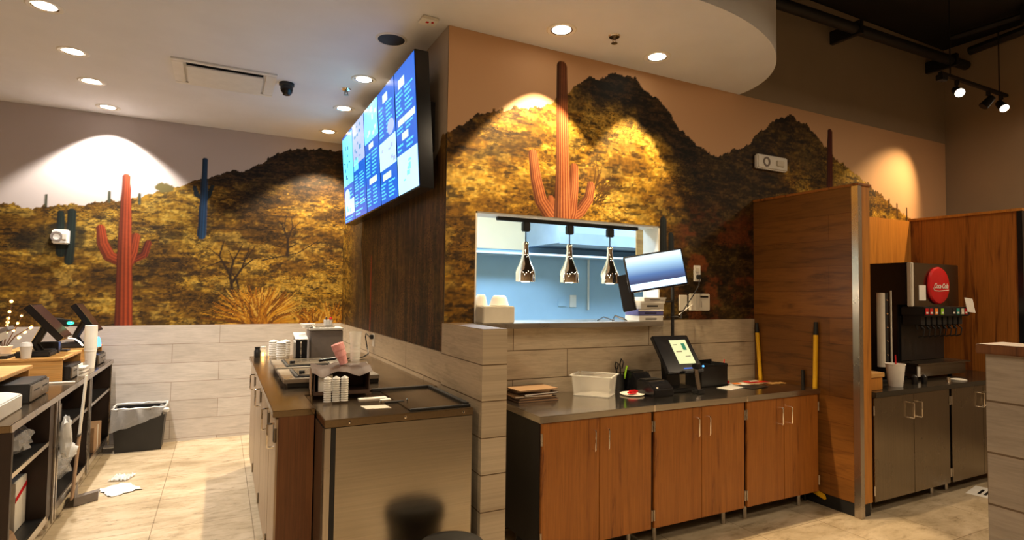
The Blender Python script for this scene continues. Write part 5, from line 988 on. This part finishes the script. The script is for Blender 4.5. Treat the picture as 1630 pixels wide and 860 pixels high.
# dustpan
t = thing('dustpan', 'upright long-handled dustpan leaning on the open shelves', 'dustpan', (-2.17, 1.78, 0))
part('handle', MB().slab((-2.215, 1.72, .52), (.012, 0, 0), (0, .06, 0), (0, .17, .42)), M['offw'], t, bevel=.003, label='pale upper handle strip'); part('lower_handle', MB().slab((-2.215, 1.55, .10), (.012, 0, 0), (0, .075, 0), (0, .17, .42)), M['tan'], t, bevel=.003); part('joint', MB().slab((-2.218, 1.715, .515), (.018, 0, 0), (0, .07, 0), (0, .006, .014)), M['steeld'], t)
part('pan', MB().slab((-2.22, 1.72, .004), (.13, .10, 0), (-.03, .28, 0), (0, 0, .004)).slab((-2.22, 1.72, .008), (.004, 0, 0), (-.03, .28, 0), (0, 0, .10)).slab((-2.22, 1.72, .008), (.13, .10, 0), (0, .004, 0), (0, 0, .06)), M['greyb'], t)
def crumple_sheet(name, c, a, b, rz, amp, seed, m_, label, parts=10):
    rnd = random.Random(seed); vs = []; fs = []; n = parts
    for j in range(n + 1):
        for i in range(n + 1):
            x = (i / n - .5) * a * (1 + .1 * rnd.uniform(-1, 1)); y = (j / n - .5) * b * (1 + .1 * rnd.uniform(-1, 1)); vs.append((x, y, .003 + amp * rnd.random() * (.3 + .7 * abs(math.sin(i * 1.3 + j)))))
    N = len(vs); vs += [(x, y, z_ - .0015) for x, y, z_ in vs]
    for j in range(n):
        for i in range(n): q = j * (n + 1) + i; fs += [(q, q + 1, q + n + 2, q + n + 1), (N + q, N + q + n + 1, N + q + n + 2, N + q + 1)]
    t = thing(name, label, 'paper', (c[0], c[1], .0005), 'papers dropped on the floor', rz=rz, local=True); part('sheet', MB().add(vs, fs), M[m_], t)
crumple_sheet('floor_paper', (-1.98, 2.02), .22, .26, .5, .012, 3, 'paper', 'bright white sheet lying on the floor by the dustpan'); crumple_sheet('floor_paper', (-2.02, 2.28) if False else (-2.0, 2.33), .14, .16, -.3, .03, 6, 'film', 'crumpled wrapper on the floor behind the white sheet')
# trash bin
t = thing('trash_bin', 'low black trash bin with clear liner at the back wall', 'trash bin', (-1.98, 3.34, 0))
x0, x1, y0, y1, h = -2.212, -1.765, 3.20, 3.485, .42
part('bin', MB().add([(x0 + .03, y0 + .03, 0), (x1 - .03, y0 + .03, 0), (x1 - .03, y1 - .01, 0), (x0 + .03, y1 - .01, 0), (x0, y0, h), (x1, y0, h), (x1, y1, h), (x0, y1, h), (x0 + .012, y0 + .012, h), (x1 - .012, y0 + .012, h), (x1 - .012, y1 - .012, h), (x0 + .012, y1 - .012, h), (x0 + .04, y0 + .04, .03), (x1 - .04, y0 + .04, .03), (x1 - .04, y1 - .02, .03), (x0 + .04, y1 - .02, .03)],
     [(3, 2, 1, 0), (0, 1, 5, 4), (1, 2, 6, 5), (2, 3, 7, 6), (3, 0, 4, 7), (4, 5, 9, 8), (5, 6, 10, 9), (6, 7, 11, 10), (7, 4, 8, 11), (8, 9, 13, 12), (9, 10, 14, 13), (10, 11, 15, 14), (11, 8, 12, 15), (12, 13, 14, 15)]), M['dark'], t, smooth=False)
rnd = random.Random(2); loop = []; n = 10
for (ax, ay, bx, by) in ((x0, y0, x1, y0), (x1, y0, x1, y1), (x1, y1, x0, y1), (x0, y1, x0, y0)):
    for i in range(n): loop.append((ax + (bx - ax) * i / n, ay + (by - ay) * i / n))
cxm, cym = (x0 + x1) / 2, (y0 + y1) / 2; rings = []
for (sc_, zz, am) in ((.80, .30, .02), (.93, .40, .012), (1.0, h + .012, .008), (1.035, h + .002, .008), (1.045, h - .06, .014)):
    rings.append([(min(max(cxm + (x - cxm) * sc_ + rnd.uniform(-am, am), x0 - .02), x1 + .02), min(cym + (y - cym) * sc_ + rnd.uniform(-am, am), 3.503), zz + rnd.uniform(-am, am) * .8 - (.16 * (x1 - x) / (x1 - x0) if (zz < h and sc_ > 1 and y < y0 + .02) else 0)) for x, y in loop])
vs = [p for r in rings for p in r]; m_ = len(loop); fs = [(j * m_ + i, j * m_ + (i + 1) % m_, (j + 1) * m_ + (i + 1) % m_, (j + 1) * m_ + i) for j in range(4) for i in range(m_)]
part('liner', MB().add(vs, fs), M['bag'], t); part('liner_rim', MB().tube([tuple(p) for p in rings[2]] + [tuple(rings[2][0])], .007, 6), M['film'], t); part('liner_knot', MB().crumple((x1 + .005, y0 - .005, h - .02), .03, .03, .022, 10, .5, 3), M['film'], t)
# low black bin in front of the fridge
sx, sy = -.285, -.93
t = thing('waste_bin', 'low round black bin in front of the steel fridge', 'waste bin', (sx, sy, 0))
part('bin_body', MB().lathe((sx, sy, 0), [(.001, 0), (.13, 0), (.135, .01), (.16, .34), (.001, .341)], 36), M['dark'], t)
part('bin_lid', MB().lathe((sx, sy, .3415), [(.001, 0), (.166, 0), (.17, .01), (.17, .05), (.155, .075), (.10, .09), (.001, .095)], 36), M['black'], t)
part('lid_tab', MB().box(sx - .03, sx + .03, sy - .19, sy - .168, .36, .375), M['dark'], t, bevel=.004)

# ------------------------------------------------------------------ dining side behind the camera: unseen lamps added for fill light
for k, (x, y, e) in enumerate(((-3.2, -2.6, 1.0), (-1.0, -4.6, 1.0), (1.2, -3.0, .3), (3.6, -4.6, .8), (-3.2, -5.4, .8), (4.6, -2.6, .9))):
    t = thing('fill_lamp', 'added round fill lamp over the dining side, ' + ('left front', 'middle rear', 'middle front', 'right rear', 'left rear', 'right front')[k], 'ceiling light', (x, y, 3.6), 'added fill lamps on the dining side')
    part('lamp_rod', MB().cyl((x, y, 3.66), (x, y, 4.509), .008, n=8), M['dark'], t); part('lamp_shade', MB().lathe((x, y, 3.6), [(.05, .065), (.16, .05), (.2, .0), (.195, .0), (.155, .045), (.05, .058)], 28), M['dark'], t); part('lens', MB().lathe((x, y, 3.605), [(.185, 0), (.001, -.004)], 24, caps=(False, True)), M['lens'], t)
    light('fill_light', 'AREA', (x, y, 3.592), W_DINING_FILL * e, WARM, None, .36, parent=t)
